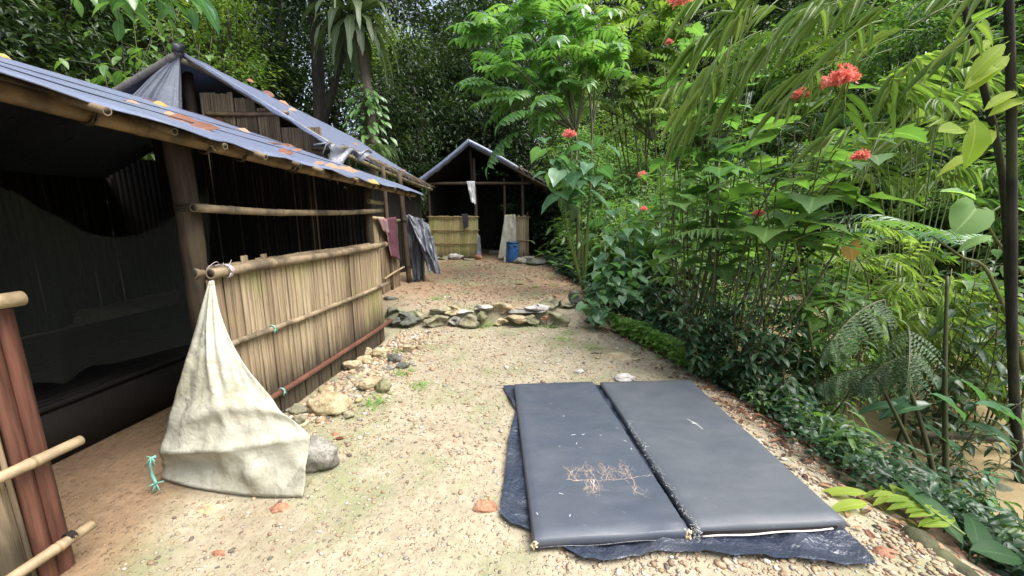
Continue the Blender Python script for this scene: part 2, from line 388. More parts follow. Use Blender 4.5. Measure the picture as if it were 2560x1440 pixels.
# ------------------------------------------------------------------ mesh building
class MB:
    def __init__(s):
        s.V, s.T, s.A, s.F, s.n = [], [], [], [], 0
    def add(s, V, Fc, tint=.5, across=.5):
        V = np.asarray(V, float).reshape(-1, 3)
        k = len(V)
        s.V.append(V)
        s.T.append(np.broadcast_to(np.asarray(tint, float), (k,)))
        s.A.append(np.broadcast_to(np.asarray(across, float), (k,)))
        s.F.append((np.asarray(Fc, np.int64) if isinstance(Fc, np.ndarray) else Fc, s.n))
        s.n += k
        return s
    def tube(s, pts, rad, sides=8, tint=.5, cap=True):
        pts = np.asarray(pts, float)
        n = len(pts)
        rad = np.atleast_1d(np.asarray(rad, float))
        rad = np.interp(np.linspace(0, 1, n), np.linspace(0, 1, len(rad)), rad) if len(rad) > 1 else np.full(n, rad[0])
        T = np.gradient(pts, axis=0)
        T = nrm(T)
        ref = np.array([0, 0, 1.0]) if abs(T[0][2]) < .9 else np.array([1.0, 0, 0])
        A = nrm(np.cross(T, ref)); B = np.cross(T, A)
        an = np.arange(sides) * 2 * math.pi / sides
        ring = np.cos(an)[None, :, None] * A[:, None] + np.sin(an)[None, :, None] * B[:, None]
        V = pts[:, None] + ring * rad[:, None, None]
        Fc = []
        for i in range(n - 1):
            for j in range(sides):
                k = (j + 1) % sides
                Fc.append((i * sides + j, i * sides + k, (i + 1) * sides + k, (i + 1) * sides + j))
        if cap:
            Fc.append(tuple(range(sides - 1, -1, -1)))
            Fc.append(tuple((n - 1) * sides + j for j in range(sides)))
        t = np.repeat(np.broadcast_to(np.asarray(tint, float), (n,)), sides)
        return s.add(V, Fc, np.clip(t, 0, 1))
    def box(s, c, ax, ay, az, tint=.5):
        c, ax, ay, az = (np.asarray(q, float) for q in (c, ax, ay, az))
        V = [c + i * ax + j * ay + k * az for i in (-1, 1) for j in (-1, 1) for k in (-1, 1)]
        Fc = [(0, 1, 3, 2), (4, 6, 7, 5), (0, 4, 5, 1), (2, 3, 7, 6), (0, 2, 6, 4), (1, 5, 7, 3)]
        return s.add(V, Fc, tint)
    def grid(s, V, tint=.5):
        V = np.asarray(V, float)
        a, b = V.shape[:2]
        Fc = [(i * b + j, i * b + j + 1, (i + 1) * b + j + 1, (i + 1) * b + j) for i in range(a - 1) for j in range(b - 1)]
        return s.add(V.reshape(-1, 3), Fc, tint)
    def slab(s, V, th, up=(0, 0, 1), tint=.5):
        V = np.asarray(V, float)
        a, b = V.shape[:2]
        lo = V - np.asarray(up, float) * th
        k = a * b
        Fc = []
        for i in range(a - 1):
            for j in range(b - 1):
                q = (i * b + j, i * b + j + 1, (i + 1) * b + j + 1, (i + 1) * b + j)
                Fc.append(q); Fc.append(tuple(x + k for x in q[::-1]))
        rim = [i * b for i in range(a)] + [(a - 1) * b + j for j in range(1, b)] + [i * b + b - 1 for i in range(a - 2, -1, -1)] + [j for j in range(b - 2, 0, -1)]
        for x, y in zip(rim, rim[1:] + rim[:1]):
            Fc.append((x, y, y + k, x + k))
        return s.add(np.concatenate([V.reshape(-1, 3), lo.reshape(-1, 3)]), Fc, tint)
    def mesh(s, name, mat, smooth=True):
        me = bpy.data.meshes.new(name)
        V = np.concatenate(s.V)
        arrs, lists = [], []
        for f, off in s.F:
            if isinstance(f, np.ndarray):
                arrs.append(f + off)
            else:
                lists += [tuple(x + off for x in q) for q in f]
        loops, starts, st = [], [], 0
        for a in arrs:
            a = a.reshape(-1, 3)
            loops.append(a.ravel()); starts.append(st + np.arange(len(a)) * 3); st += a.size
        if lists:
            ln = np.array([len(q) for q in lists])
            loops.append(np.array([x for q in lists for x in q]))
            starts.append(st + np.concatenate([[0], np.cumsum(ln)[:-1]])); st += int(ln.sum())
        loops = np.concatenate(loops).astype(np.int32); starts = np.concatenate(starts).astype(np.int32)
        me.vertices.add(len(V)); me.vertices.foreach_set("co", V.astype(np.float32).ravel())
        me.loops.add(len(loops)); me.loops.foreach_set("vertex_index", loops)
        me.polygons.add(len(starts)); me.polygons.foreach_set("loop_start", starts)
        me.polygons.foreach_set("use_smooth", np.full(len(starts), smooth))
        for nm, src in (("tint", s.T), ("across", s.A)):
            at = me.attributes.new(nm, "FLOAT", "POINT")
            at.data.foreach_set("value", np.concatenate(src).astype(np.float32))
        me.update(calc_edges=True)
        me.validate()
        me.materials.append(mat)
        return me
    def build(s, name, mat, parent=None, smooth=True, origin=None):
        if isinstance(mat, str):
            mat = M[mat]
        if parent is not None:
            o0 = np.array(parent.location)
            if parent.parent is not None:
                o0 = o0 + np.array(parent.parent.location)
        else:
            o0 = np.zeros(3) if origin is None else np.asarray(origin, float)
        s.V = [q - o0 for q in s.V]
        o = bpy.data.objects.new(name, s.mesh(name, mat, smooth))
        COL.objects.link(o)
        if parent is not None:
            o.parent = parent
        else:
            o.location = o0
        return o

def tag(o, label, cat, group=None, kind=None):
    if label: o["label"] = label
    if cat: o["category"] = cat
    if group: o["group"] = group
    if kind: o["kind"] = kind
    return o
def thing(name, label, cat, loc=(0, 0, 0), group=None):
    o = bpy.data.objects.new(name, None)
    COL.objects.link(o)
    o.location = tuple(float(x) for x in loc)
    return tag(o, label, cat, group)
def copy_tree(o, parent=None):
    c = o.copy(); COL.objects.link(c)
    if parent is not None: c.parent = parent
    for ch in [q for q in o.children]: copy_tree(ch, c)
    return c

def lerp(a, b, t):
    a, b = np.asarray(a, float), np.asarray(b, float)
    return a + (b - a) * np.asarray(t, float)[..., None]
def curve(pts, n=12):                # smooth polyline through points
    pts = np.asarray(pts, float)
    if len(pts) == 2: return lerp(pts[0], pts[1], np.linspace(0, 1, n))
    q = np.vstack([2 * pts[0] - pts[1], pts, 2 * pts[-1] - pts[-2]])
    out = []
    for i in range(1, len(q) - 2):
        t = np.linspace(0, 1, n, endpoint=(i == len(q) - 3))[:, None]
        a, b_, c_, d = q[i - 1], q[i], q[i + 1], q[i + 2]
        out.append(.5 * (2 * b_ + (c_ - a) * t + (2 * a - 5 * b_ + 4 * c_ - d) * t ** 2 + (3 * b_ - a - 3 * c_ + d) * t ** 3))
    return np.vstack(out)
def noise3(p, s=1.0):
    return mnoise.noise(Vector((float(p[0]) * s, float(p[1]) * s, float(p[2]) * s)))

def pole(mb, p0, p1, r=.03, node=.28, sag=0.0, tint=.5, sides=10, wob=.006, hollow=False, r1=None):
    """a bamboo pole with swollen nodes"""
    p0, p1 = np.asarray(p0, float), np.asarray(p1, float)
    Ln = np.linalg.norm(p1 - p0)
    r1 = r if r1 is None else r1
    ts, rs, tn = [], [], []
    k = max(1, int(Ln / node)); ph = rng.uniform(.2, .8)
    marks = [(i + ph) / (k + .6) for i in range(k + 1)]
    e = .012 / Ln
    allt = [(0, 0), (1, 0)]
    for q in marks:
        if .02 < q < .98: allt += [(q - 2.2 * e, 0), (q - .7 * e, 1), (q, 2), (q + .7 * e, 1), (q + 2.2 * e, 0)]
    for q in np.linspace(.05, .95, max(3, int(Ln / .15))):
        if all(abs(q - z) > 3 * e for z in marks): allt.append((q, 0))
    allt.sort()
    seed = rng.uniform(0, 99)
    pts = []
    for q, kd in allt:
        p = p0 + (p1 - p0) * q
        p = p + np.array([0, 0, -4 * sag * q * (1 - q)]) + wob * np.array([noise3((q * Ln * 1.3 + seed, 1, 0)), 0, noise3((q * Ln * 1.3 + seed, 5, 0))])
        pts.append(p)
        rr = r + (r1 - r) * q
        rs.append(rr * (1 + (.10 if kd == 1 else .03 if kd == 2 else 0)))
        tn.append(max(0, tint * (.45 if kd == 2 else 1.0) + .12 * noise3((q * Ln * 3 + seed, 9, 2))))
    mb.tube(pts, rs, sides, tn, cap=not hollow)
    if hollow:                        # hollow ends: darkest tint and a disc paint the shade inside
        T0 = nrm(p1 - p0)
        for p, d in ((p0, T0), (p1, -T0)):
            mb.tube([p, p + d * .05], [r * .74, r * .74], sides, 0.0)
            A = nrm(np.cross(T0, [0, 0, 1.0])); B = np.cross(T0, A)
            an = np.arange(sides) * 2 * math.pi / sides
            o_ = [p + (np.cos(a) * A + np.sin(a) * B) * r for a in an] + [p + (np.cos(a) * A + np.sin(a) * B) * r * .74 for a in an]
            mb.add(o_, [(j, (j + 1) % sides, sides + (j + 1) % sides, sides + j) for j in range(sides)], .95)
            ring = [p + d * .004 + (np.cos(a) * A + np.sin(a) * B) * r * .73 for a in an]
            mb.add(ring, [tuple(range(sides))], 0.0)
    return mb

def rope(mb, p, axis, r, th=.006, turns=3, tint=.3):
    axis = nrm(axis); A = nrm(np.cross(axis, [0.3, .2, 1.0])); B = np.cross(axis, A)
    t = np.linspace(0, turns * 2 * math.pi, turns * 10)
    pts = np.asarray(p) + (np.cos(t)[:, None] * A + np.sin(t)[:, None] * B) * (r + th * .6) + axis * ((t / t[-1] - .5) * th * 2 * turns)[:, None]
    mb.tube(pts, th, 5, tint)

def strips(mb, pt, s0, s1, zlo, ztop, wmin=.02, wmax=.05, out=np.array([1., 0, 0]), gap=0.0, plank=(.10, .20), th=.006, lean=0.0, dark=0.0):
    """a wall of split bamboo strips: pt(s, off, z) -> world; ztop / zlo functions of s"""
    s = s0; pend = s0; base = .5
    while s < s1 - .004:
        w = min(rng.uniform(wmin, wmax), s1 - s)
        if s >= pend:
            pend = s + rng.uniform(*plank); base = float(np.clip(rng.normal(.52 - dark, .17), .05, .95)); po = rng.uniform(-.006, .006); ptop = rng.uniform(-.012, .012)
        t0 = float(np.clip(base + rng.normal(0, .07), 0, 1))
        o = po + rng.uniform(-.003, .003)
        zt, zl = ztop(s + w / 2) + ptop + rng.uniform(-.004, .004), zlo(s + w / 2)
        nz = 5
        zs = np.linspace(zl, zt, nz)
        ln = lean * rng.uniform(-1, 1)
        g = rng.uniform(.0006, .003) if rng.random() > gap else rng.uniform(.010, .022)
        V = []
        for z in zs:
            q = (z - zl) / max(.01, zt - zl)
            dx = ln * (q - .5)
            jj = rng.uniform(-.0015, .0015)
            V.append([pt(s + dx + jj, o - .002, z), pt(s + dx + w * .5, o + th * .22, z), pt(s + dx + w - g + jj, o - .002, z)])
        V = np.array(V)
        mb.add(np.concatenate([V.reshape(-1, 3), V[:, [0, 2]].reshape(-1, 3) - out * th]),
               [(i * 3 + j, i * 3 + j + 1, i * 3 + j + 4, i * 3 + j + 3) for i in range(nz - 1) for j in range(2)]
               + [(15 + i * 2 + 1, 15 + i * 2, 15 + i * 2 + 2, 15 + i * 2 + 3) for i in range(nz - 1)]
               + [(i * 3, i * 3 + 3, 15 + i * 2 + 2, 15 + i * 2) for i in range(nz - 1)]
               + [(i * 3 + 5, i * 3 + 2, 15 + i * 2 + 1, 15 + i * 2 + 3) for i in range(nz - 1)], t0)
        s += w
    return mb

# ------------------------------------------------------------------ leaf templates
def half_leaf(prof, fold=.10, curl=.25, wave=0.0):
    """prof: half outline (u, v) from base to tip; mirrored about the midrib"""
    prof = np.array(prof, float)
    n = len(prof)
    V, A = [], []
    for u, v in prof:
        um = min(max(u, 0.0), 1.0)
        w = lambda uu, vv: -curl * uu * uu + fold * abs(vv) + wave * math.sin(uu * 9 + (1 if vv > 0 else 2.3)) * abs(vv)
        V += [(u, v, w(max(u, 0), v)), (um, 0, w(um, 0)), (u, -v, w(max(u, 0), -v))]
        A += [1, 0, 1]
    Fc = []
    for i in range(n - 1):
        a, b_ = i * 3, (i + 1) * 3
        for q in ((a, a + 1, b_ + 1, b_), (a + 1, a + 2, b_ + 2, b_ + 1)):
            Fc += [(q[0], q[1], q[2]), (q[0], q[2], q[3])]
    V = np.array(V); Fc = np.array(Fc)
    P_ = V[Fc]                        # drop degenerate triangles
    ar = np.linalg.norm(np.cross(P_[:, 1] - P_[:, 0], P_[:, 2] - P_[:, 0]), axis=1)
    return V, Fc[ar > 1e-6], np.array(A, float)
TPL = {
    "far": (np.array([(0, 0, 0), (.45, .5, .08), (1, 0, -.12), (.45, -.5, .08)], float), np.array([(0, 1, 2), (0, 2, 3)]), np.array([0, 1, 0, 1.])),
    "lance": half_leaf([(0, .02), (.18, .34), (.42, .5), (.72, .32), (1, .0)], .16, .30),
    "blade": half_leaf([(0, .12), (.10, .42), (.35, .5), (.65, .36), (.85, .17), (1, 0)], .2, .38),
    "bam": half_leaf([(0, .12), (.10, .42), (.35, .5), (.65, .36), (.85, .17), (1, 0)], .25, .10),
    "ellip": half_leaf([(0, .03), (.12, .25), (.32, .46), (.55, .5), (.78, .34), (.92, .14), (1, 0)], .14, .30, .06),
    "heart": half_leaf([(.0, .02), (-.13, .20), (-.06, .40), (.16, .52), (.42, .48), (.68, .28), (.86, .12), (1, 0)], .12, .32, .08),
    "lobed": half_leaf([(.0, .02), (-.14, .20), (-.10, .40), (.10, .62), (.16, .44), (.40, .58), (.46, .38), (.66, .40), (.76, .20), (1, 0)], .10, .32, .10),
    "round": half_leaf([(.0, .02), (-.18, .20), (-.14, .42), (.10, .56), (.42, .58), (.72, .44), (.90, .22), (.98, 0)], .08, .22, .05),
    "needle": half_leaf([(0, .1), (.3, .5), (1, 0)], .15, .35),
}

class LC(MB):
    def leaves(s, tpl, Pp, D, Nn, Ln, W, tint=.5):
        tv, tf, ta = TPL[tpl]
        Pp = np.atleast_2d(np.asarray(Pp, float)); k = len(Pp)
        D = nrm(np.broadcast_to(np.asarray(D, float), (k, 3)))
        Nn = np.broadcast_to(np.asarray(Nn, float), (k, 3))
        S = nrm(np.cross(D, Nn)); Nn = np.cross(S, D)
        Ln = np.broadcast_to(np.asarray(Ln, float), (k,))[:, None, None]
        W = np.broadcast_to(np.asarray(W, float), (k,))[:, None, None]
        V = Pp[:, None] + Ln * tv[None, :, 0:1] * D[:, None] + W * tv[None, :, 1:2] * S[:, None] + Ln * tv[None, :, 2:3] * Nn[:, None]
        Fc = (tf[None] + (np.arange(k) * len(tv))[:, None, None]).reshape(-1, 3)
        t = np.repeat(np.broadcast_to(np.clip(np.asarray(tint, float), 0, 1), (k,)), len(tv))
        return s.add(V.reshape(-1, 3), Fc, t, np.tile(ta, k))

def ru(a, b, n=None): return rng.uniform(a, b, n)
def rdir(n): return nrm(rng.normal(size=(n, 3)))

def frond(lc, st, p0, az, length, up, droop, pairs, ll, lw, tpl="lance", tint=.5, rr=.006, start=.18, taper=.55, fwd=.45, tiltleaf=-.15, terminal=True, lift=.0):
    """a pinnate leaf: rachis (tube in st) and paired leaflets (in lc)"""
    h = np.array([math.cos(az), math.sin(az), 0.0]); side = np.array([-h[1], h[0], 0.0])
    t = np.linspace(0, 1, 9)
    el = up - droop * t
    seg = length / 8
    pts = [np.asarray(p0, float)]
    for e in el[:-1]:
        pts.append(pts[-1] + seg * (h * math.cos(e) + np.array([0, 0, math.sin(e)])))
    pts = np.array(pts)
    if st is not None: st.tube(pts, np.linspace(rr, rr * .35, 9), 5, .6)
    q = np.linspace(start, .97, pairs)
    idx = q * 8
    i0 = np.clip(idx.astype(int), 0, 7); fr = (idx - i0)[:, None]
    pp = pts[i0] * (1 - fr) + pts[i0 + 1] * fr
    tg = nrm(pts[i0 + 1] - pts[i0])
    nn = nrm(np.cross(side[None] * -1, tg)); nn = np.where(nn[:, 2:3] < 0, -nn, nn)
    prof = np.sin(np.clip((q - start) / (1 - start) * (math.pi * .72) + .75, 0, math.pi)) * (1 - taper) + taper * (1 - .3 * q)
    for sg in (1, -1):
        D = tg * fwd + side * sg + nn * (tiltleaf + lift) + rng.normal(0, .07, (pairs, 3))
        lc.leaves(tpl, pp, D, nn + side * sg * .15 + rng.normal(0, .12, (pairs, 3)), ll * prof * ru(.88, 1.1, pairs), lw * prof ** .6, tint + ru(-.2, .2, pairs))
    if terminal:
        lc.leaves(tpl, pts[-1:], tg[-1:], nn[-1:], ll * .8, lw * .8, tint)
    return pts

# ================================================================== SETTING
EDGE = np.array([(-60, 1.95), (-3, 1.95), (.5, 1.88), (1.8, 1.80), (3.5, 1.66), (4.7, 1.34), (5.4, 1.08), (6.8, 1.22), (9, .85), (11, .72), (13, 1.5), (20, 2.0), (40, 3), (300, 3)])
FARB = np.array([(-300, 13), (-20, 12.5), (5, 10.6), (9, 9.3), (14, 7.8), (20, 6.4), (30, 5.6), (300, 5.6)])
def edge(y): return np.interp(y, EDGE[:, 0], EDGE[:, 1])
def farb(y): return np.interp(y, FARB[:, 0], FARB[:, 1])
def sstep(a, b_, x):
    t = np.clip((x - a) / (b_ - a), 0, 1)
    return t * t * (3 - 2 * t)
def H(x, y):
    x = np.asarray(x, float); y = np.asarray(y, float)
    ter = sstep(5.14, 5.26, y) * .20 + np.clip(y - 5.3, 0, 9) * .012
    e = edge(y)
    hill = np.clip(y - 15, 0, 60) * .14 + np.clip(-8.5 - x, 0, 60) * .12
    base = ter + hill
    t = sstep(0, 2.1, x - e)
    z = base * (1 - t) + (-1.0) * t
    far = np.clip(x - farb(y), 0, 80)
    z = np.where(x > farb(y) - 1, -1.0 + sstep(-1, .6, x - farb(y)) * .7 + .42 * far ** .97, z)
    off = np.clip((np.abs(x - e + 3) - 3) / 4, 0, 1)
    rough_ = .012 * (np.sin(x * 2.3 + 1.1 * np.sin(y * 1.7)) + np.sin(y * 2.9 + x * 1.3)) * .6 + .006 * np.sin(x * 7.1 + y * 5.3) + .005 * np.sin(x * 11.7 - y * 9.1)
    bankn = sstep(0.1, 1.0, x - e)
    rough_ = rough_ + bankn * .05 * (np.sin(x * 5.1 + y * 3.7) + np.sin(y * 6.3 - x * 2.1)) 
    return z + rough_
xs = np.concatenate([-np.geomspace(260, 9, 26), np.arange(-8.8, -2.9, .18), np.arange(-2.8, 4.2, .055), np.arange(4.3, 15, .3), np.geomspace(15.5, 260, 26)])
ys = np.concatenate([-np.geomspace(260, 1.2, 16), np.arange(-1, 6.6, .055), np.arange(6.7, 14, .12), np.arange(14.2, 30, .5), np.geomspace(31, 300, 22)])
XX, YY = np.meshgrid(xs, ys, indexing="ij")
ZZ = H(XX, YY)
gm = MB(); gm.grid(np.stack([XX, YY, ZZ], -1)[:, ::-1])
ground = gm.build("ground", "ground")
tag(ground, None, None, None, "structure")
fx, fy = XX[:, ::-1].ravel(), YY[:, ::-1].ravel()
wob = .12 * np.sin(fy * 3.1) + .08 * np.sin(fy * 7.7 + fx * 3)
bankv = np.maximum(sstep(-.05, .35, fx - edge(fy) + wob), sstep(14, 15, fy))
bankv = np.maximum(bankv, sstep(-6.8, -7.5, fx))
indoor = sstep(.10, -.25, fx - (-2.06 + .11 * fy) - .25 * sstep(2.6, 1.2, fy) + wob * .5) * sstep(5.0, 4.6, fy)
for nm, val in (("bank", bankv), ("indoor", indoor)):
    at = ground.data.attributes.new(nm, "FLOAT", "POINT")
    at.data.foreach_set("value", val.astype(np.float32))
wm = MB(); wm.grid([[(-3, -40, -.64), (60, -40, -.64)], [(-3, 90, -.64), (60, 90, -.64)]])
tag(wm.build("river", "water"), None, None, None, "structure")

# ------------------------------------------------------------------ first hut (open front, at the left)
def wl(Y, o=0.0, z=0.0): return np.array([-2.06 + .11 * Y + o * .994, Y - o * .109, z])
NW = np.array([.994, -.109, 0])
hut = thing("bamboo_hut", "long open-fronted bamboo hut with low black sheet roof along the left of the path", "hut", wl(3.4, -1.4, 0))
def eave_z(Y): return float(np.interp(Y, (-1, 1.5, 2.15, 3.5, 5.7), (2.08, 1.945, 1.897, 1.855, 1.79)))
def roof1(Y, t, dz=0.0):              # t: 0 ridge, 1 eave
    o = -2.72 + t * 2.98
    zr = 2.86 - .004 * Y
    ze = eave_z(Y) + .076             # height over the beam, at o = .06
    z = zr + (ze - zr) * (o + 2.72) / 2.78
    return wl(Y, o, z + dz)
nY, nT = 84, 30
Yv = np.linspace(-.9, 5.62, nY); tv = np.linspace(0, 1, nT)
g_ = np.zeros((nY, nT, 3))
for i, Y in enumerate(Yv):
    for j, t in enumerate(tv):
        te = t * (1 + .012 * math.sin(Y * 4.1) + .010 * math.sin(Y * 9.7 + 1)) if t > .9 else t
        sag = -.006 * abs(math.sin((Y + .2) * math.pi / .62)) * math.sin(t * math.pi * .9 + .2) + .007 * noise3((Y * 1.7, t * 6, 0)) + .006 * noise3((Y * 5, t * 3, 3))
        if t > .95: sag -= (t - .95) * (.15 + .35 * abs(noise3((Y * 2.2, 3, 3))) * 2)
        g_[i, j] = roof1(Y, te, sag)
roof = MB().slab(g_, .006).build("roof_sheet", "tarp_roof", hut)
MB().slab(g_[::2, ::2][:, :-1] - [0, 0, .012], .006).build("shade_lining", "lining_shade", hut)  # dark slab added so the underside of the sheet looks shaded
g2 = np.array([[wl(Y, -2.72 - t * 2.6, 2.86 - .004 * Y - t * 1.1 + .02 * noise3((Y, t * 4, 8))) for t in np.linspace(0, 1, 6)] for Y in Yv[::4]])
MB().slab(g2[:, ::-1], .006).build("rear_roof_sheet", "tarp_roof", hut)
for t in (.42, .74):
    mb = MB(); mb.tube([roof1(Y, t + .01 * noise3((Y, 2, 2)), .012) for Y in np.linspace(-.8, 5.5, 60)], [.0035 * (1 + .8 * noise3((Y * 3, 1, 1))) for Y in np.linspace(-.8, 5.5, 60)], 4); mb.build("sheet_seam", "tarp_dark", hut)
# rafters (bamboo, hollow ends at the eave)
raf_px = [-260, -60, 150, 350, 495, 590, 690, 745, 840, 900, 955]
rY = []
for px in raf_px:
    # find the Y on the eave line seen at that px
    lo, hi = -.8, 5.5
    for _ in range(40):
        md = (lo + hi) / 2
        q = wl(md, .1, eave_z(md)) - CAM
        fw = q[1] * CP - q[2] * SP
        x = 1280 + F * q[0] / fw if fw > .05 else -1e6
        if x < px: lo = md
        else: hi = md
    rY.append(md)
for Y in rY[2:]:
    mb = MB()
    pole(mb, roof1(Y, .0, -.040), roof1(Y, 1.012 + .012 * rng.uniform(-1, 1), -.036), .017, .35, 0, .62, 10, .004, True)
    mb.build("rafter", "bamboo_dim", hut)
mb = MB()
for ya, yb in ((-.9, 1.75), (1.75, 3.3), (3.3, 5.58)): pole(mb, wl(ya, .06, eave_z(ya)), wl(yb + .02, .06, eave_z(yb)), .037 if ya < 3 else .034, .42, .0, .50, 14, .004)
for Y in [1.75, 2.3, 2.55, 3.0, 3.05, 3.5, 3.9, 4.3, 4.45, 4.9, 5.2, 5.35]:
    rope(mb, wl(Y, .06, eave_z(Y)), wl(1, 0, 0) - wl(0, 0, 0), .042, .005, 2, .0)
mb.build("eave_beam", "bamboo", hut)
mb = MB(); pole(mb, wl(-.9, -2.72, 2.79), wl(5.55, -2.72, 2.78), .04, .4, 0, .4); mb.build("ridge_pole", "bamboo_grey", hut)
# loose string ends at the eave
mb = MB()
for (x0, y0, x1, y1) in [(505, 352, 540, 378), (590, 372, 622, 366), (835, 437, 845, 460), (860, 470, 866, 472), (1018, 492, 1026, 500)]:
    Y = max(1.2, min(5.5, rY[4] + (x0 - 495) / 540 * (5.5 - rY[4])))
    a, b_ = P(x0, y0, Y), P(x1, y1, Y)
    mb = MB(); mb.tube(curve([a, (a + b_) / 2 + np.array([0, 0, .02]), b_], 5), .0035, 4)
    mb.build("string_tie", "string_white", hut)
# posts
def post(mb, p0, p1, r0, r1, tint=.5, seed=0, sides=12):
    t = np.linspace(0, 1, 14)
    pts = lerp(p0, p1, t)
    for i, q in enumerate(t):
        pts[i] += .012 * np.array([noise3((q * 3 + seed, 0, 0)), noise3((q * 3 + seed, 4, 0)), 0])
    mb.tube(pts, [r0 + (r1 - r0) * q + .006 * noise3((q * 6 + seed, 7, 1)) for q in t], sides, [tint + .25 * noise3((q * 5 + seed, 2, 2)) for q in t])
    return mb
mb = MB(); post(mb, wl(2.30, -.09, -.05), wl(2.24, -.06, 1.98), .068, .058, .45, 3); rope(mb, wl(2.27, -.05, 1.55), (0, 0, 1), .07, .007, 3, .15); mb.build("post", "post", hut)
mb = MB(); post(mb, wl(4.42, -.05, -.05), wl(4.42, -.05, 1.84), .05, .045, .45, 8); mb.build("post", "post", hut)
mb = MB(); post(mb, wl(5.45, -2.72, -.05), wl(5.45, -2.72, 2.8), .05, .045, .3, 9); mb.build("post", "post", hut)
mb = MB()                            # split red-brown post at the doorway
for o, Y, tn, w in ((.0, 1.372, .65, .036), (.012, 1.318, .4, .034)):
    strips(mb, lambda s, off, z: wl(s, off + o, z), Y, Y + w * 1.5, lambda s: -.03, lambda s: 1.16, w * 1.5, w * 1.6, NW, th=.022, plank=(1, 1))
mb.build("post", "post_red", hut)
# half wall with its rails
hw = MB()
strips(hw, lambda s, o, z: wl(s, o, z), 2.24, 4.53, lambda s: .0, lambda s: 1.135, .022, .075, NW, plank=(.07, .16), lean=.012)
hwo = hw.build("half_wall", "panel", hut)
mb = MB(); pole(mb, wl(2.245, .035, 1.165), wl(4.66, .02, 1.165), .031, .42, .008, .85, 14, .010, True); mb.build("top_rail", "bamboo_dim", hwo)
mb = MB(); pole(mb, wl(2.215, -.045, 1.17), wl(4.5, -.05, 1.165), .032, .42, .0, .7, 14, .008, True); mb.build("top_rail", "bamboo_dim", hwo)
mb = MB(); pole(mb, wl(2.2, .028, .705), wl(4.66, .028, .69), .020, .33, .012, .85, 12, .008, True); mb.build("middle_rail", "bamboo_dim", hwo)
mb = MB(); pole(mb, wl(2.5, .03, .205), wl(4.68, .03, .212), .022, .36, .010, .62, 12, .006, True); mb.build("lower_rail", "bamboo_red", hwo)
for Y, z in ((2.68, .70), (2.70, .205)):
    mb = MB()
    rope(mb, wl(Y, .03, z), wl(1) - wl(0), .023, .003, 2)
    for k in range(4): mb.tube([wl(Y, .055, z), wl(Y + ru(-.03, .03), .06, z - ru(.01, .04))], .0022, 4)
    mb.build("string_tie", "string", hwo)
mb = MB(); rope(mb, wl(2.36, .035, 1.165), wl(1) - wl(0), .038, .003, 4)
for k in range(4): mb.tube(curve([wl(2.36, .0, 1.19), wl(2.30 + .02 * k, .03, 1.23 - .02 * k), wl(2.22 + .06 * k, .04, 1.20 + .01 * k)], 5), .0016, 4)
mb.build("string_tie", "string_white", hwo)
mb = MB(); strips(mb, lambda s, o, z: wl(s, o - .03, z), 2.55, 2.95, lambda s: 1.05, lambda s: 1.215 + .02 * math.sin(s * 30), .05, .09, NW); mb.build("panel_flap", "panel_old", hwo)
mb = MB(); pole(mb, wl(2.20, .035, 1.545), wl(4.62, .02, 1.565), .024, .45, .028, .75, 14, .008, True); mb.build("middle_bar", "bamboo_dim", hut)
mb = MB(); pole(mb, wl(4.30, .03, 1.655), wl(4.62, .03, 1.65), .024, .45, .0, .4, 12, .003, True); mb.build("rail_stub", "bamboo_grey", hut)
# near wall panel at the photo's left edge
nw = MB(); strips(nw, lambda s, o, z: wl(s, o, z), -.4, 1.315, lambda s: .0, lambda s: 1.13, .03, .08, NW, plank=(.1, .2))
nwo = nw.build("half_wall", "panel", hut)
nwo["label"] = "near half wall left of the doorway"
for (z, r, y1) in ((1.195, .028, 1.425), (.56, .021, 1.50), (.165, .021, 1.475)):
    mb = MB(); pole(mb, wl(-.4, .045, z), wl(y1, .05, z), r, .4, 0, .7, 12, .004); mb.build("rail", "bamboo_pale", nwo)
mb = MB(); rope(mb, wl(1.40, .045, .17), wl(1) - wl(0), .022, .003, 4, .1); mb.build("string_tie", "void", nwo)
# end wall and back wall: loose strips with slits of daylight
bw_ = MB()
def endp(s, o, z): return wl(4.5 + o, -s, z)
strips(bw_, endp, .08, 2.72, lambda s: .0, lambda s: 1.87 + s * .325, .02, .06, np.array([0, 1., 0]), gap=.22, th=.006)
bw_.build("end_wall", "panel_shaded", hut)
bw_ = MB(); strips(bw_, lambda s, o, z: wl(s, -4.6 + o, z), -.9, 5.5, lambda s: .0, lambda s: 2.05, .05, .10, NW, gap=.02); bw_.build("back_wall", "panel_shaded", hut)
bw_ = MB(); strips(bw_, lambda s, o, z: wl(-.85 + o, -s, z), .0, 4.6, lambda s: .0, lambda s: 1.9, .06, .1, np.array([0, 1., 0])); bw_.build("end_wall", "panel_shaded", hut)
# sleeping platform inside
pf = thing("sleeping_platform", "low dark bamboo sleeping platform inside the hut behind the doorway", "platform", wl(2.6, -1.6, 0))
mb = MB()
for k in range(34):
    pole(mb, wl(-.5, -.98 - k * .055, .36), wl(4.6, -.98 - k * .055, .36), .022, .5, 0, .3, 6)
mb.build("deck", "panel_shaded", pf)
for Y in (-.3, 2.1, 4.4):
    mb = MB(); post(mb, wl(Y, -1.05, -.03), wl(Y, -1.05, .34), .045, .045, .3, Y); mb.build("leg", "post", pf)
mb = MB(); mb.box(wl(2.05, -1.0, .17), (wl(1) - wl(0)) * 2.5, NW * .012, (0, 0, .165)); mb.build("skirt_board", "panel_shaded", pf)

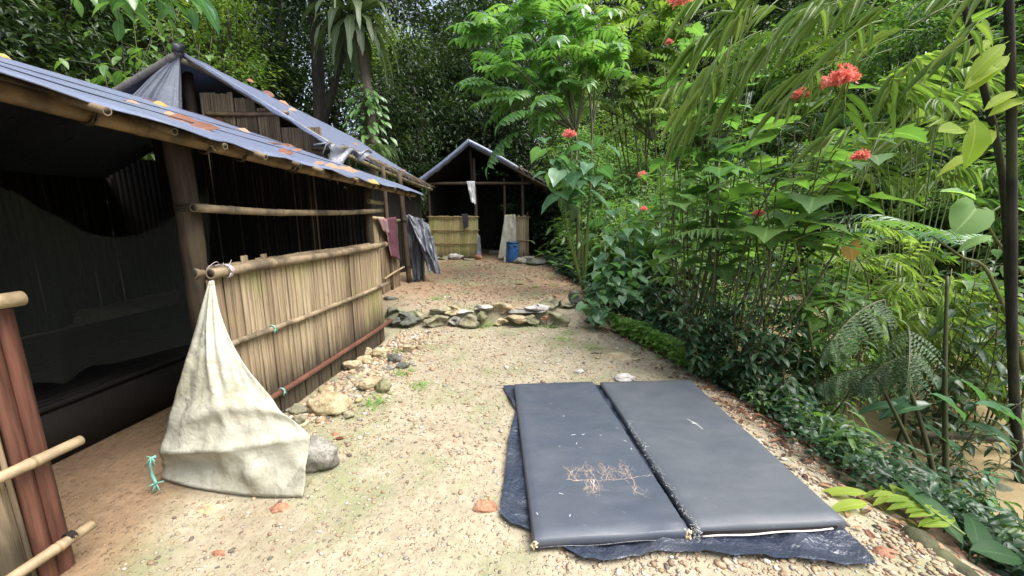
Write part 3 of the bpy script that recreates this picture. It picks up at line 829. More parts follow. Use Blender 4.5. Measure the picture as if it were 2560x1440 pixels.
# mosquito net hung over the platform
nU, nV = 46, 18
top = [P(-380, 330, 1.75), P(-120, 420, 1.95), P(20, 474, 2.05), P(110, 525, 2.15), P(190, 570, 2.25), P(290, 593, 2.4), P(370, 578, 2.55), P(430, 545, 2.7), P(520, 470, 2.9)]
bot = [P(-380, 1010, 1.75), P(-120, 985, 1.95), P(60, 958, 2.1), P(150, 962, 2.2), P(185, 950, 2.28), P(215, 918, 2.35), P(300, 905, 2.5), P(430, 872, 2.7), P(520, 850, 2.9)]
T_, B_ = curve(top, 8), curve(bot, 8)
V = np.array([[T_[i] + (B_[i] - T_[i]) * t + np.array([.03, .05, 0]) * (.5 * math.sin(i * .31 + 1.2 * t) * t + .6 * noise3((i * .12, t * 1.5, 0))) for t in np.linspace(0, 1, nV)] for i in range(len(T_))])
net = MB().grid(V).build("mosquito_net", "net", None, True, V.mean((0, 1)))
tag(net, "sagging dark mosquito net hung inside the doorway of the near hut", "net")

# ------------------------------------------------------------------ second hut (taller gable behind)
AX = nrm([.1, 1, 0])
h2 = thing("gable_hut", "tall gabled bamboo hut with black sheet roof behind the low front hut", "hut", (-3.9, 7.8, .22))
A0 = np.array([-4.39, 5.62, 3.64]); A1 = np.array([-3.93, 10.2, 3.42])
E0 = np.array([-2.53, 5.62, 2.50]); E1 = np.array([-2.08, 10.15, 2.23])
W0 = np.array([-6.35, 5.62, 2.62]); W1 = np.array([-5.9, 10.2, 2.5])
def roofgrid(a0, a1, e0, e1, n=40, k=16, wr=.02, edge_w=.02, sd=0.0):
    out = np.zeros((n, k, 3))
    for i, s in enumerate(np.linspace(0, 1, n)):
        for j, t in enumerate(np.linspace(0, 1, k)):
            p = lerp(lerp(a0, a1, s), lerp(e0, e1, s), t)
            p = p + np.array([0, 0, wr * (noise3((s * 8 + sd, t * 2.2, 0)) + .5 * noise3((s * 20 + sd, t * 6, 4))) - edge_w * abs(math.sin(s * n * .45)) * math.sin(t * math.pi)])
            if j == k - 1: p = p + np.array([.03 * noise3((s * 14, sd, 2)), 0, -.02 + .02 * noise3((s * 17, sd, 5))])
            out[i, j] = p
    return out
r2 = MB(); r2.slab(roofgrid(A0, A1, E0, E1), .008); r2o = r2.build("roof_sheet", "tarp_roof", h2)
MB().slab(roofgrid(A0, A1, E0, E1, 12, 8) - [0, 0, .05], .008).build("shade_lining", "lining_shade", h2)  # added dark slab, paints the shade under this roof
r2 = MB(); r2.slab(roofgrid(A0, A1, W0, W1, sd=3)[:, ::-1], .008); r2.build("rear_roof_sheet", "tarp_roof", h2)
mb = MB(); pole(mb, A0 + [0, .03, -.06], E0 + [.06, .03, -.045], .030, .5, 0, .25); mb.build("rake_pole", "bamboo_grey", h2)
mb = MB(); pole(mb, A0 + [0, -.07, -.03], W0 + [-.06, -.07, -.03], .045, .5, 0, .5); mb.build("rake_pole", "grey_wood", h2)
mb = MB(); pole(mb, E0 + [0, .1, -.07], E1 + [0, .05, -.06], .038, .45, .03, .5, 12, .02)
for s in np.linspace(.12, .96, 9): rope(mb, lerp(E0 + [0, .1, -.07], E1 + [0, .05, -.06], s), AX, .04, .006, 2, 0)
mb.build("eave_beam", "bamboo_grey", h2)
mb = MB(); pole(mb, A0 + [0, -.05, -.1], A1 + [0, 0, -.1], .035, .5, 0, .4); mb.build("ridge_pole", "bamboo_grey", h2)
# sheet folded round the edge of the rake
V = np.array([[lerp(A0, E0, s) + np.array([0, -.03, .014]) + np.array([0, -.006 * t + .015 * noise3((s * 12, t * 2, 7)) * t, -.06 * t - .045 * t * noise3((s * 9, 0, 1))]) for t in np.linspace(0, 1, 5)] for s in np.linspace(0, 1, 50)])
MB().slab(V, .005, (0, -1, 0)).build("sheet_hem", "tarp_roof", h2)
# thatch showing beyond the sheet along the eave
mb = MB()
for k in range(420):
    s = ru(.16, 1.0)
    p = lerp(lerp(A0, A1, s), lerp(E0, E1, s), ru(.86, .98)) + np.array([0, 0, .02])
    d = nrm(E0 - A0) + rng.normal(0, .22, 3) * [1, 1, .3]
    l = ru(.08, .26)
    mb.tube([p, p + d * l * .5, p + d * l + [0, 0, -.02]], [.006, .005, .002], 4, ru(0, 1))
mb.build("thatch_fringe", "thatch", h2)
# gable wall of split bamboo, in stepped panels
gy = 5.98
def gx(px): return (px - 1280) / F / 1.04 * gy
gw = MB()
for (a, b_, ytop, ybot) in ((524, 604, 232, 700), (606, 657, 246, 700), (659, 712, 272, 700), (714, 812, 318, 700)):
    za, zb = P(a, ytop, gy)[2], max(.25, P(a, ybot, gy)[2])
    strips(gw, lambda s, o, z: np.array([s, gy - o, z]), gx(a), gx(b_), lambda s: .22, lambda s: za, .02, .05, np.array([0, -1., 0]), plank=(.08, .16))
gw.build("gable_wall", "panel_old", h2)
mb = MB(); pole(mb, P(515, 284, gy - .04), P(720, 282, gy - .04), .030, .4, .01, .55); mb.build("gable_rail", "bamboo", h2)
mb = MB(); post(mb, (gx(508), gy - .05, .15), (gx(508), gy - .05, 3.5), .072, .065, .55, 5); mb.build("post", "post", h2)
mb = MB(); pole(mb, P(780, 370, gy - .02), P(870, 372, gy - .02), .03, .4, 0, .4); mb.build("gable_rail", "bamboo_grey", h2)
def w2(s, o, z): return np.array([-2.79 + .1 * s + o, s, z])
N2 = np.array([1.0, -.1, 0])
# front half wall with light bamboo
hw = MB()
strips(hw, w2, 5.55, 6.30, lambda s: .20, lambda s: 1.475 - .03 * (s - 5.9), .02, .045, N2, plank=(.1, .2))
f1 = hw.build("half_wall", "panel", h2)
mb = MB(); pole(mb, w2(5.5, .03, 1.49), w2(6.42, .03, 1.455), .028, .5, 0, .75); mb.build("top_rail", "bamboo_pale", f1)
hw = MB()
strips(hw, w2, 6.33, 7.06, lambda s: .22, lambda s: 1.40, .02, .04, N2, plank=(.06, .12), dark=.15)
f2 = hw.build("half_wall", "panel_old", h2)
mb = MB(); pole(mb, w2(6.3, .04, .47), w2(7.15, .05, .56), .017, .3, -.01, .7); mb.build("middle_rail", "bamboo_pale", f2)
mb = MB(); pole(mb, w2(6.2, .03, 1.43), w2(7.1, .03, 1.42), .024, .5, 0, .5); mb.build("top_rail", "bamboo_grey", f2)
for Y, r, tn in ((6.67, .036, .8), (7.38, .046, .7)):
    mb = MB(); x = w2(Y, .0, 0)
    post(mb, (x[0] + (.05 if Y > 7 else 0), Y, .2), (x[0] - .03, Y, 2.36 - .05 * (Y - 5.6)), r * 1.1, r, tn, Y)
    if Y > 7 and Y < 8:
        rope(mb, (x[0] + .02, Y, 1.42), (0, 0, 1), .056, .008, 2, .3); rope(mb, (x[0] + .03, Y, .55), (0, 0, 1), .06, .006, 2, .2)
    mb.build("post", "post", h2)
dw = MB(); strips(dw, lambda s, o, z: w2(s, o - .55, z), 6.1, 10.1, lambda s: .2, lambda s: 2.2, .03, .07, N2, gap=.05); dw.build("inner_wall", "panel_shaded", h2)
dw = MB(); strips(dw, lambda s, o, z: np.array([s, 10.1 + o, z]), -5.6, -2.34, lambda s: .2, lambda s: 2.2, .03, .07, np.array([0, 1., 0]), gap=.06); dw.build("end_wall", "panel_shaded", h2)
dw = MB(); strips(dw, lambda s, o, z: np.array([-6.1 + .1 * (s - 5.6), s, z]), 5.9, 10.1, lambda s: .2, lambda s: 2.4, .06, .1, np.array([-1., 0, 0])); dw.build("back_wall", "panel_shaded", h2)
# knot of sheet at the apex and gathered corner at the eave
def pleat(apex, left, right, n=48, rows=16, amp=.035, nf=7, out=(0, -1, 0), bulge=.05):
    out = np.asarray(out, float)
    V = np.zeros((n, rows, 3))
    for i, s in enumerate(np.linspace(0, 1, n)):
        e = lerp(left, right, s)
        for j, t in enumerate(np.linspace(0.02, 1, rows)):
            k = amp * 2.2 * noise3((s * nf * 2.3, .35 * t, 4)) * t ** .6 * (1 - .35 * t) + .05 * noise3((s * 3, t * 3, 1)) * t + .012 * noise3((s * 11, t * 7, 6)) * t
            V[i, j] = lerp(apex, e, t) + out * (k + bulge * math.sin(t * math.pi))
    return V
ap = A0 + np.array([0, -.06, -.02])
sheet = np.concatenate([pleat(ap, lerp(A0, W0, .62) + [.10, -.02, -.24], (-4.62, 5.60, 2.2)), pleat(ap, (-4.62, 5.60, 2.2), (gx(500), 5.80, 2.35), 30, 16, .03, 4, (0, -1, 0), .04)[1:]])
MB().slab(sheet, .004, (0, -1, 0)).build("gable_sheet", "tarp_lightened", h2)
mb = MB()
th_ = np.linspace(0, 2 * math.pi, 18)
for k in range(5):
    mb.tube([ap + np.array([-.05 + .02 * k, -.03 - .008 * k, .0]) + np.array([0, 0, .0]), ap + np.array([-.02 + .012 * k, -.05, .06]), ap + np.array([.05 - .01 * k, .02, .09 - .02 * k])], [.03, .045, .03], 8)
rope(mb, ap + [0, -.02, -.02], (.2, 0, 1), .045, .006, 3)
mb.build("sheet_knot", "tarp_dark", h2)
cn = E0 + np.array([.0, -.05, -.02])
Vc = np.array([[cn + np.array([.0 + .40 * s + .02 * math.sin(t * 6 + s * 9), .0 + .55 * s - .08 * math.sin(s * 9) * t, -.02 - (.05 + .26 * math.exp(-((s - .12) / .22) ** 2) + .10 * math.exp(-((s - .75) / .2) ** 2)) * t + .03 * math.sin(s * 16)]) for t in np.linspace(0, 1, 9)] for s in np.linspace(0, 1, 30)])
MB().slab(Vc, .004, (0, -1, 0)).build("sheet_corner", "tarp_grey", h2)
mb = MB(); rope(mb, cn + [.02, -.03, -.01], (1, .5, 0), .03, .007, 3)
mb.tube([cn + [.0, -.05, 0], cn + [-.17, -.08, -.03]], .012, 6); mb.tube([cn + [.0, -.05, 0], cn + [-.06, -.06, -.14]], .010, 6); mb.tube([cn + [0, -.05, 0], cn + [.07, -.05, -.12]], .008, 6)
mb.build("string_tie", "tarp_grey", h2)

# ------------------------------------------------------------------ third hut at the end of the path
h3 = thing("far_hut", "small gabled bamboo hut with doorway facing the end of the path", "hut", (-1.0, 12.6, .28))
Y3 = 10.95
A3 = np.array([-1.18, Y3, 3.52]); L3 = np.array([-2.58, Y3, 2.47]); R3 = np.array([1.42, Y3, 2.15]); RM = np.array([.35, Y3, 2.86])
B3 = np.array([.25, 3.6, -.1])
def roof3(a, e, bulge, n=26, k=18, sd=0.0):
    V = np.zeros((n, k, 3))
    for i, s in enumerate(np.linspace(0, 1, n)):
        for j, t in enumerate(np.linspace(0, 1, k)):
            p = lerp(a, e, t) + B3 * s + np.array([0, 0, bulge * math.sin(t * math.pi) + .03 * noise3((s * 5 + sd, t * 4, 0))])
            V[i, j] = p
    return V
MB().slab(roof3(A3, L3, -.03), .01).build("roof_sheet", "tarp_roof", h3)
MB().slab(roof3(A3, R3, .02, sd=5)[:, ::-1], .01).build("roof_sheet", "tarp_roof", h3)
MB().slab(roof3(A3, L3, -.03)[:, :-1] - [0, 0, .03], .01).build("shade_lining", "lining_shade", h3)  # dark slabs added under both slopes as painted shade
MB().slab((roof3(A3, R3, .02, sd=5)[:, :-1] - [0, 0, .03])[:, ::-1], .01).build("shade_lining", "lining_shade", h3)
def hem(a, b_, bulge, mat="tarp_grey", w=.13):
    V = np.array([[lerp(a, b_, s) + np.array([0, -.035, bulge * math.sin(s * math.pi) + .03]) + np.array([0, -.05 * math.sin(t * 3.1) + .05 * t, -w * t * (1 + .35 * noise3((s * 11, 2, 2)))]) for t in np.linspace(0, 1, 6)] for s in np.linspace(0, 1, 44)])
    MB().slab(V, .006, (0, -1, 0)).build("sheet_hem", mat, h3)
hem(A3, L3, -.03, "tarp_roof", .17); hem(A3, lerp(A3, R3, .52), .02, "tarp_roof", .15)
mb = MB()
pole(mb, A3 + [0, .05, -.1], L3 + [-.05, .05, -.08], .03, .5, 0, .3); pole(mb, A3 + [0, .05, -.1], R3 + [0, .05, -.08], .03, .5, 0, .3)
mb.build("rake_pole", "bamboo_grey", h3)
mb = MB()
for k in range(650):                 # ragged thatch on the right slope
    t = rng.uniform(.45, 1.0); s = ru(0, .6)
    p = lerp(A3, R3, t) + B3 * s + [0, -.05, .03]
    d = nrm(R3 - A3) * ru(.4, 1) + rng.normal(0, .25, 3) + [0, -.25, -.25]
    l = ru(.12, .34)
    mb.tube([p, p + d * l * .6, p + d * l + [0, 0, -.04]], [.008, .007, .002], 4, ru(0, 1))
for k in range(150):                 # long hanging strands at the eave
    s = ru(0, .8)
    p = R3 + B3 * s + np.array([ru(-.3, .1), ru(-.1, .1), ru(0, .1)])
    mb.tube([p, p + [ru(.05, .2), ru(-.1, .1), -.12], p + [ru(.1, .4), ru(-.1, .1), -ru(.2, .45)]], [.008, .007, .003], 4, ru(0, .8))
mb.build("thatch_fringe", "thatch", h3)
YW = 11.3
def fx3(px): return P(px, 520, YW)[0]
for (px, ytop, r, ybot) in ((1074, 455, .045, 640), (1189, 395, .05, 640), (1262, 445, .04, 640), (1307, 440, .05, 640)):
    mb = MB(); x0 = fx3(px)
    post(mb, (x0 + .03, YW, .2), (x0 - .02, YW, P(px, ytop, YW)[2]), r, r * .85, .6, px); mb.build("post", "post", h3)
mb = MB(); post(mb, (fx3(1182), YW + .1, 2.3), (fx3(1178), YW + .1, 3.4), .05, .05, .4, 2); mb.build("king_post", "post", h3)
mb = MB(); post(mb, (fx3(1062), YW - .05, 2.40), (fx3(1330), YW - .05, 2.42), .045, .04, .75, 6); mb.build("cross_beam", "post", h3)
def w3(s, o, z): return np.array([s, YW - .05 - o, z])
OUT3 = np.array([0, -1., 0])
hw = MB(); strips(hw, w3, fx3(1071), fx3(1195), lambda s: .30, lambda s: 1.50, .025, .05, OUT3, plank=(.1, .2))
f3 = hw.build("half_wall", "panel_green", h3)
for z in (1.48, 1.10, .72):
    mb = MB(); pole(mb, w3(fx3(1066), .03, z), w3(fx3(1198), .03, z - .01), .017, .35, .008, .55); mb.build("rail", "bamboo", f3)
hw = MB(); strips(hw, w3, fx3(1268), fx3(1322), lambda s: .28, lambda s: 1.50 + .03 * math.sin(s * 40), .025, .05, OUT3, plank=(.1, .2), dark=.1)
f4 = hw.build("half_wall", "panel", h3)
for z in (1.46, .80):
    mb = MB(); pole(mb, w3(fx3(1262), .03, z), w3(fx3(1326), .03, z), .017, .35, 0, .5); mb.build("rail", "bamboo", f4)
# dark back and sides, with a window to the greenery
xb0, xb1 = -2.2, .75
for (a, b_, z0, z1) in ((xb0, -.50, .2, 2.9), (-.50, .62, .2, 1.12), (.62, xb1, .2, 2.9), (-.50, .62, 1.95, 2.9)):
    dw = MB(); strips(dw, lambda s, o, z: np.array([s, 14.2 + o, z]), a, b_, lambda s: z0, lambda s: z1, .04, .09, np.array([0, 1., 0])); dw.build("back_wall", "panel_shaded", h3)
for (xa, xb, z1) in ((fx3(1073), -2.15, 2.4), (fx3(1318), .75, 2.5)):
    dw = MB(); strips(dw, lambda s, o, z: np.array([xa + (xb - xa) * (s - YW) / 2.9 + o, s, z]), YW, 14.2, lambda s: .2, lambda s: z1 if xa < -1 else (1.5 if s < 12.6 else 2.5), .05, .09, np.array([1., 0, 0])); dw.build("side_wall", "panel_shaded", h3)
mb = MB(); post(mb, (fx3(1322), YW + .02, .2), (fx3(1318), YW, 1.6), .03, .028, .4, 21); mb.build("post", "post", h3)
# clutter hidden in the dark room: a low bench
bn = thing("bench", "dark low bench inside the doorway of the far hut", "bench", (-.2, 13.3, .28))
mb = MB(); mb.box((-.2, 13.3, .75), (.45, 0, 0), (0, .18, 0), (0, 0, .02)); mb.build("seat", "panel_shaded", bn)
for sx_ in (-.38, .38):
    mb = MB(); mb.box((-.2 + sx_, 13.3, .5), (.025, 0, 0), (0, .15, 0), (0, 0, .23)); mb.build("leg", "panel_shaded", bn)

# ================================================================== THINGS ON THE PATH
def gz(x, y): return float(H(x, y))
def on(px, py, it=3):                 # the ground seen at that place in the photo
    z = 0.0
    for _ in range(it + 3):
        p = G(px, py, z); z = gz(p[0], p[1])
    return np.array([p[0], p[1], z])

# pale plastic door flap --------------------------------------------------
apx = wl(2.20, .07, 1.145)
TL = P(397, 1132, 1.90); TR = P(768, 1096, 1.90)
def flap_pt(s, t):                    # upper part: fan from the apex to the crease
    e = lerp(TL, TR, s)
    conc = .14 * math.sin(t * math.pi) * s * s * .9
    p = lerp(apx, e, t)
    p = p + np.array([-conc, .03 * s, 0])
    w = .016 * noise3((s * 9, .4 * t, 3)) * (1 - t) ** .5 * t ** .4 + .014 * noise3((s * 4 + 2, t * 4, 0)) * t + .010 * noise3((s * 12 + t * 5, t * 7, 5)) * t + .022 * max(0, noise3((s * 5 - t * 6, t * 6 + s * 2, 8))) * t * t
    w += .022 * math.exp(-((s - .30 - .25 * t) / .06) ** 2) * math.sin(t * math.pi)
    w += .03 * math.exp(-((t - .86 + .10 * math.sin(s * 3)) / .05) ** 2) * min(1, s * 4) + .018 * sstep(.95, 1, t) * math.sin(min(1, s * 1.02) * math.pi) ** .5
    bul = .05 * math.sin(s * math.pi) * t
    return p + np.array([.15, -1, .1]) * (w + bul)
nS, nR = 54, 60
Vf = np.array([[flap_pt(s, .015 + .985 * t) for t in np.linspace(0, 1, nR)] for s in np.linspace(0, 1, nS)])
BL, BR = G(402, 1196, .03), G(757, 1243, .012)
BMID = G(560, 1232, .015)
low = np.zeros((nS, 18, 3))
for i, s in enumerate(np.linspace(0, 1, nS)):
    bq = BL * (1 - s) ** 2 + (2 * BMID - .5 * (BL + BR)) * 2 * s * (1 - s) + BR * s * s
    for j, t in enumerate(np.linspace(0, 1, 18)):
        q = lerp(Vf[i, -1], bq, t)
        fold = .045 * math.exp(-((s - .55 - .2 * t) / .09) ** 2) * math.sin(t * math.pi) - .05 * math.exp(-((s - .25 + .1 * t) / .2) ** 2) * math.sin(t * math.pi)
        q = q + np.array([0, -1, .15]) * (fold + .02 * noise3((s * 8, t * 3, 9)) * math.sin(t * math.pi) - .030 * (math.sin(t * math.pi) if t > .5 else 1 - (1 - 2 * t) ** 4) * math.sin(s * math.pi) ** .5)
        low[i, j] = q
Vall = np.concatenate([Vf, low[:, 1:]], 1)
fl = MB().slab(Vall, .003, (0, -1, 0)).build("door_flap", "pale_plastic", None, True, BL)
tag(fl, "pale translucent plastic door flap tied to the bamboo wall, spread to the ground", "door flap")
mb = MB()
mb.tube(curve([TL + [.01, -.03, .0], TL + [-.012, -.04, -.02], TL + [-.018, -.04, -.10], TL + [-.005, -.04, -.16]], 6), .008, 6)
for k in range(16):
    c0 = (TL + [-.005, -.04, -.155]) if k < 9 else (TL + [-.005, -.04, .0])
    mb.tube([c0, c0 + np.array([ru(-.055, .03), ru(-.03, .02), ru(-.06, .01)])], .0028, 4)
mb.build("tie_string", "string", fl)

# groundsheet and mattresses ------------------------------------------------
gp = [(1256, 965), (1290, 1030), (1272, 1100), (1262, 1190), (1250, 1290), (1275, 1312), (1330, 1326), (1385, 1362), (1450, 1402), (1490, 1408), (1640, 1385), (1800, 1393), (1940, 1396), (2060, 1408), (2194, 1412), (2150, 1360), (2095, 1312), (1965, 1215), (1845, 1100), (1755, 1005), (1715, 962), (1620, 958), (1480, 966), (1330, 966)]
gpw = np.array([G(x, y, .014)[:2] for x, y in gp])
cx_, cy_ = .82, 2.2
V = []
nA = 160
clos = np.vstack([gpw, gpw[:1]])
seg = np.linalg.norm(np.diff(clos, axis=0), axis=1); cum = np.concatenate([[0], np.cumsum(seg)])
for a in np.linspace(0, cum[-1], nA):
    q = np.array([np.interp(a, cum, clos[:, 0]), np.interp(a, cum, clos[:, 1])])
    row = []
    for t in np.linspace(0, 1, 26):
        t = t ** .7
        x, y = cx_ + (q[0] - cx_) * t, cy_ + (q[1] - cy_) * t
        z = .022 + .016 * noise3((x * 8, y * 6, 0)) + .014 * noise3((x * 19, y * 15, 3)) + gz(x, y) * .8
        if t > .95: z += .010 + .012 * noise3((a * 4, 1, 1)) 
        row.append((x, y, max(z, gz(x, y) + .006)))
    V.append(row)
gs = MB().grid(np.array(V)[:, ::-1]).build("groundsheet", "tarp_ground", None, True, (cx_, cy_, 0))
tag(gs, "crumpled black plastic groundsheet spread under the two mattresses", "groundsheet")

def mattress(name, label, c4, th, mat, open_front=False):
    """c4: top corners NL, NR, FR, FL (z = top)"""
    NL, NR, FR, FL = [np.asarray(q, float) for q in c4]
    ctr = (NL + NR + FR + FL) / 4; ctr[2] = .02
    t_ = thing(name, label, "mattress", ctr, "black mattresses airing on the path")
    n, k = 60, 34
    V = np.zeros((n, k, 3))
    us = np.linspace(0, 1, n); vs = np.linspace(0, 1, k)
    for i, u in enumerate(us):
        for j, v_ in enumerate(vs):
            p = lerp(lerp(NL, NR, v_), lerp(FL, FR, v_), u)
            z = .006 * noise3((p[0] * 3, p[1] * 2.2, th)) + (.008 if th < .069 else .004) * noise3((p[0] * 7 + 1.6 * noise3((p[0] * 2, p[1] * 2, 4)), p[1] * 26, 2)) * max(0, noise3((p[0] * 2, p[1] * 2, 8)) + .35)
            d = min(u, 1 - u) * 1.6; d2 = min(v_, 1 - v_) * .75
            z -= .010 * math.exp(-min(d, d2) / .012)
            V[i, j] = p + [0, 0, z]
    mb = MB(); mb.grid(V)
    # rounded sides
    rim = [(0, j) for j in range(k)] + [(i, k - 1) for i in range(1, n)] + [(n - 1, j) for j in range(k - 2, -1, -1)] + [(i, 0) for i in range(n - 2, 0, -1)]
    S = []
    for (i, j) in rim + rim[:1]:
        q = V[i, j]; o = np.zeros(3)
        o[1] = -1 if i == 0 else 1 if i == n - 1 else 0
        o[0] = -1 if j == 0 else 1 if j == k - 1 else 0
        o = nrm(o) if np.linalg.norm(o) else o
        pr = [(0, 0), (.006, .10), (.010, .28), (.011, .5), (.009, .74), (.0, 1)]
        S.append([q + o * (a * 1.0) - np.array([0, 0, (th - .016) * b_]) for a, b_ in pr])
    S = np.array(S)
    mb.grid(S[:, ::-1] if False else S)
    body = mb.build("cover", mat, t_)
    return t_, body, V
tz = .078
c4 = [G(1338, 1342, tz), G(1720, 1318, tz), G(1481, 951, tz), G(1288, 957, tz)]
m1, b1, V1 = mattress("mattress", "narrow black foam mattress with a pale root-shaped peeled scar", c4, .068, "vinyl")
c4b = [G(1738, 1311, tz + .006), G(2112, 1294, tz), G(1724, 947, tz), G(1503, 952, tz)]
m2, b2, V2 = mattress("mattress", "wide smooth black foam mattress, split open along its front edge", c4b, .070, "vinyl_matte")
def surf(V, u, v_):
    n, k = V.shape[:2]
    a, b_ = np.clip(u, 0, 1) * (n - 1), np.clip(v_, 0, 1) * (k - 1)
    i, j = min(int(a), n - 2), min(int(b_), k - 2)
    a -= i; b_ -= j
    return (V[i, j] * (1 - a) + V[i + 1, j] * a) * (1 - b_) + (V[i, j + 1] * (1 - a) + V[i + 1, j + 1] * a) * b_
def uvpix(V, px, py):
    c = [V[0, 0], V[0, -1], V[-1, -1], V[-1, 0]]
    p = G(px, py, tz)
    best = (9, 0, 0)
    for u in np.linspace(0, 1, 81):
        for w in np.linspace(0, 1, 61):
            q = lerp(lerp(c[0], c[1], w), lerp(c[3], c[2], w), u)
            d = abs(q[0] - p[0]) + abs(q[1] - p[1])
            if d < best[0]: best = (d, u, w)
    return best[1], best[2]
# peeled scar: ragged branching strips lying in the surface
def ribbon(mb, V, pts, w0, w1):
    n = len(pts)
    L_, R_ = [], []
    for i, (u, w) in enumerate(pts):
        p = surf(V, u, w)
        q = surf(V, *pts[min(i + 1, n - 1)]) - surf(V, *pts[max(i - 1, 0)])
        s = nrm(np.array([-q[1], q[0], 0.0])) * (w0 + (w1 - w0) * i / max(1, n - 1)) * ru(.5, 1.5) * .5
        L_.append(p + s + [0, 0, .0012]); R_.append(p - s + [0, 0, .0012])
    mb.grid(np.array([R_, L_]))
u0, w0_ = uvpix(V1, 1480, 1205)
mb = MB()
def wander(u, w, du, dw, n, j=.012):
    out = [(u, w)]
    for _ in range(n):
        u, w = u + du / n + ru(-j, j) * .35, w + dw / n + ru(-j, j)
        out.append((u, w))
    return out
main = []
a_, b_ = uvpix(V1, 1415, 1198), uvpix(V1, 1645, 1186)
for s in np.linspace(0, 1, 26):
    main.append((a_[0] + (b_[0] - a_[0]) * s - .012 * math.sin(s * 3.3) + ru(-.004, .004), a_[1] + (b_[1] - a_[1]) * s))
ribbon(mb, V1, main, .0042, .002)
for k in range(24):
    s = ru(.04, .76); i = int(s * 25)
    up = 1 if k % 4 else -1
    br = wander(main[i][0], main[i][1], up * ru(.03, .085) * (1.1 - abs(s - .35)), ru(-.03, .04), 7)
    ribbon(mb, V1, br, .0036 if k < 4 else .0022, .0008)
    for _ in range(4):
        q = br[rng.integers(2, 8)]
        b2r = wander(q[0], q[1], ru(.0, .05) * up, ru(-.07, .07), 5)
        ribbon(mb, V1, b2r, .0016, .0007)
        q2 = b2r[3]; ribbon(mb, V1, wander(q2[0], q2[1], ru(-.02, .03), ru(-.04, .04), 4), .0012, .0006)
for k in range(3): ribbon(mb, V1, wander(u0 + .005, w0_ + ru(-.02, .03), -.050, ru(-.01, .01), 6), .007, .003)
mb.build("peeled_scar", "scuff", m1)
mb = MB()
for px, py, l in ((1428, 1086, .05), (1455, 1085, .03), (1372, 1007, .02), (1365, 1022, .01), (1405, 1040, .02), (1470, 1040, .015), (1520, 1050, .02), (1397, 1232, .02), (1345, 1282, .012), (1450, 1120, .01), (1500, 1090, .015), (1440, 1110, .01), (1395, 1115, .008), (1540, 1070, .02), (1560, 1100, .014), (1580, 1125, .012), (1425, 1290, .01)):
    u, w = uvpix(V1, px, py); ribbon(mb, V1, wander(u, w, ru(-.01, .01), l, 4, .006), .004, .002)
mb.build("scuff_mark", "scratch", m1)
mb = MB()
u, w = uvpix(V2, 1735, 1058)
ribbon(mb, V2, [(u + .035, w - .02), (u + .01, w), (u - .02, w + .025), (u - .05, w + .035)], .005, .004)
ribbon(mb, V2, [(u - .005, w - .01), (u - .005, w + .03)], .006, .004); ribbon(mb, V2, [(u + .01, w), (u - .01, w + .04)], .008, .003)
mb.build("scratch_mark", "scratch", m2)
# worn corners of the narrow mattress
for (q, s) in ((V1[0, 0], .020), (V1[0, -1], .022)):
    mb = MB()
    for k in range(26):
        p = q + np.array([ru(-.010, .012), ru(-.014, .008), ru(-.045, -.004)])
        d = nrm(rng.normal(size=3)) * ru(.008, s)
        mb.tube([p, p + d * .6, p + d], [.006, .005, .002], 5)
    mb.build("worn_corner", "foam", m1)
# frayed open seam of the wide mattress
mb = MB()
for k in range(240):
    u = ru(0, .62) ** 1.1
    q = surf(V2, u, 0.0) + np.array([ru(-.012, .014), 0, ru(-.022, .006)])
    d = np.array([ru(-.02, .03), ru(-.02, .02), ru(-.008, .01)])
    mb.tube([q, q + d * .5 + [0, 0, .004], q + d], [.0011, .0009, .0004], 4)
mb.build("frayed_seam", "fray", m2)
mb = MB()
for k in range(120):
    q = V2[0, 0] + np.array([ru(-.015, .018), ru(-.022, .016), ru(-.058, .0)])
    d = nrm(rng.normal(size=3)) * ru(.005, .016)
    mb.tube([q, q + d], [.004, .0015], 4)
mb.build("worn_corner", "fray", m2)
# the slit in the front face: near-black strip painted as the shade in the gap, over pale lining
mb = MB()
fr = np.array([[lerp(V2[0, 1], V2[0, -2], s) + np.array([0, -.014, -.018 - .006 * math.sin(s * 3) - .014 * t]) for t in (0, 1)] for s in np.linspace(0.02, .97, 20)]); mb.grid(fr)
mb.build("slit_shade", "void", m2)
mb = MB(); mb.tube([lerp(V2[0, 1], V2[0, -2], s) + np.array([0, -.020, -.040 + .012 * s * s + .003 * math.sin(s * 14)]) for s in np.linspace(.01, .93, 20)], .0042, 6); mb.build("slit_edge", "lining", m2)
# seam piping on the narrow one's front
mb = MB(); mb.tube([lerp(V1[0, 0], V1[0, -1], s) + np.array([0, -.011, -.040 + .004 * math.sin(s * 12)]) for s in np.linspace(0, 1, 26)], .0035, 6); mb.build("seam", "tarp_dark", m1)

# blue drum ------------------------------------------------------------------
def lathe(mb, prof, c, n=28):
    an = np.arange(n) * 2 * math.pi / n
    V = np.array([[(c[0] + r * math.cos(a), c[1] + r * math.sin(a), c[2] + z) for a in an] for r, z in prof])
    k = len(prof)
    Fc = [(i * n + j, i * n + (j + 1) % n, (i + 1) * n + (j + 1) % n, (i + 1) * n + j) for i in range(k - 1) for j in range(n)]
    Fc += [tuple(range(n - 1, -1, -1)), tuple((k - 1) * n + j for j in range(n))]
    return mb.add(V, Fc)
dp = on(1281, 653)
dr = thing("plastic_drum", "blue plastic drum standing by the doorway of the far hut", "drum", dp)
hD, rD = .565, .168
mb = MB(); lathe(mb, [(rD * .86, 0), (rD * .95, .012), (rD * .98, .05), (rD * 1.04, .14), (rD * 1.05, .30), (rD * 1.03, .42), (rD * .97, .49), (rD * .93, .505), (rD * .93, .545)], dp); mb.build("body", "blue_plastic", dr)
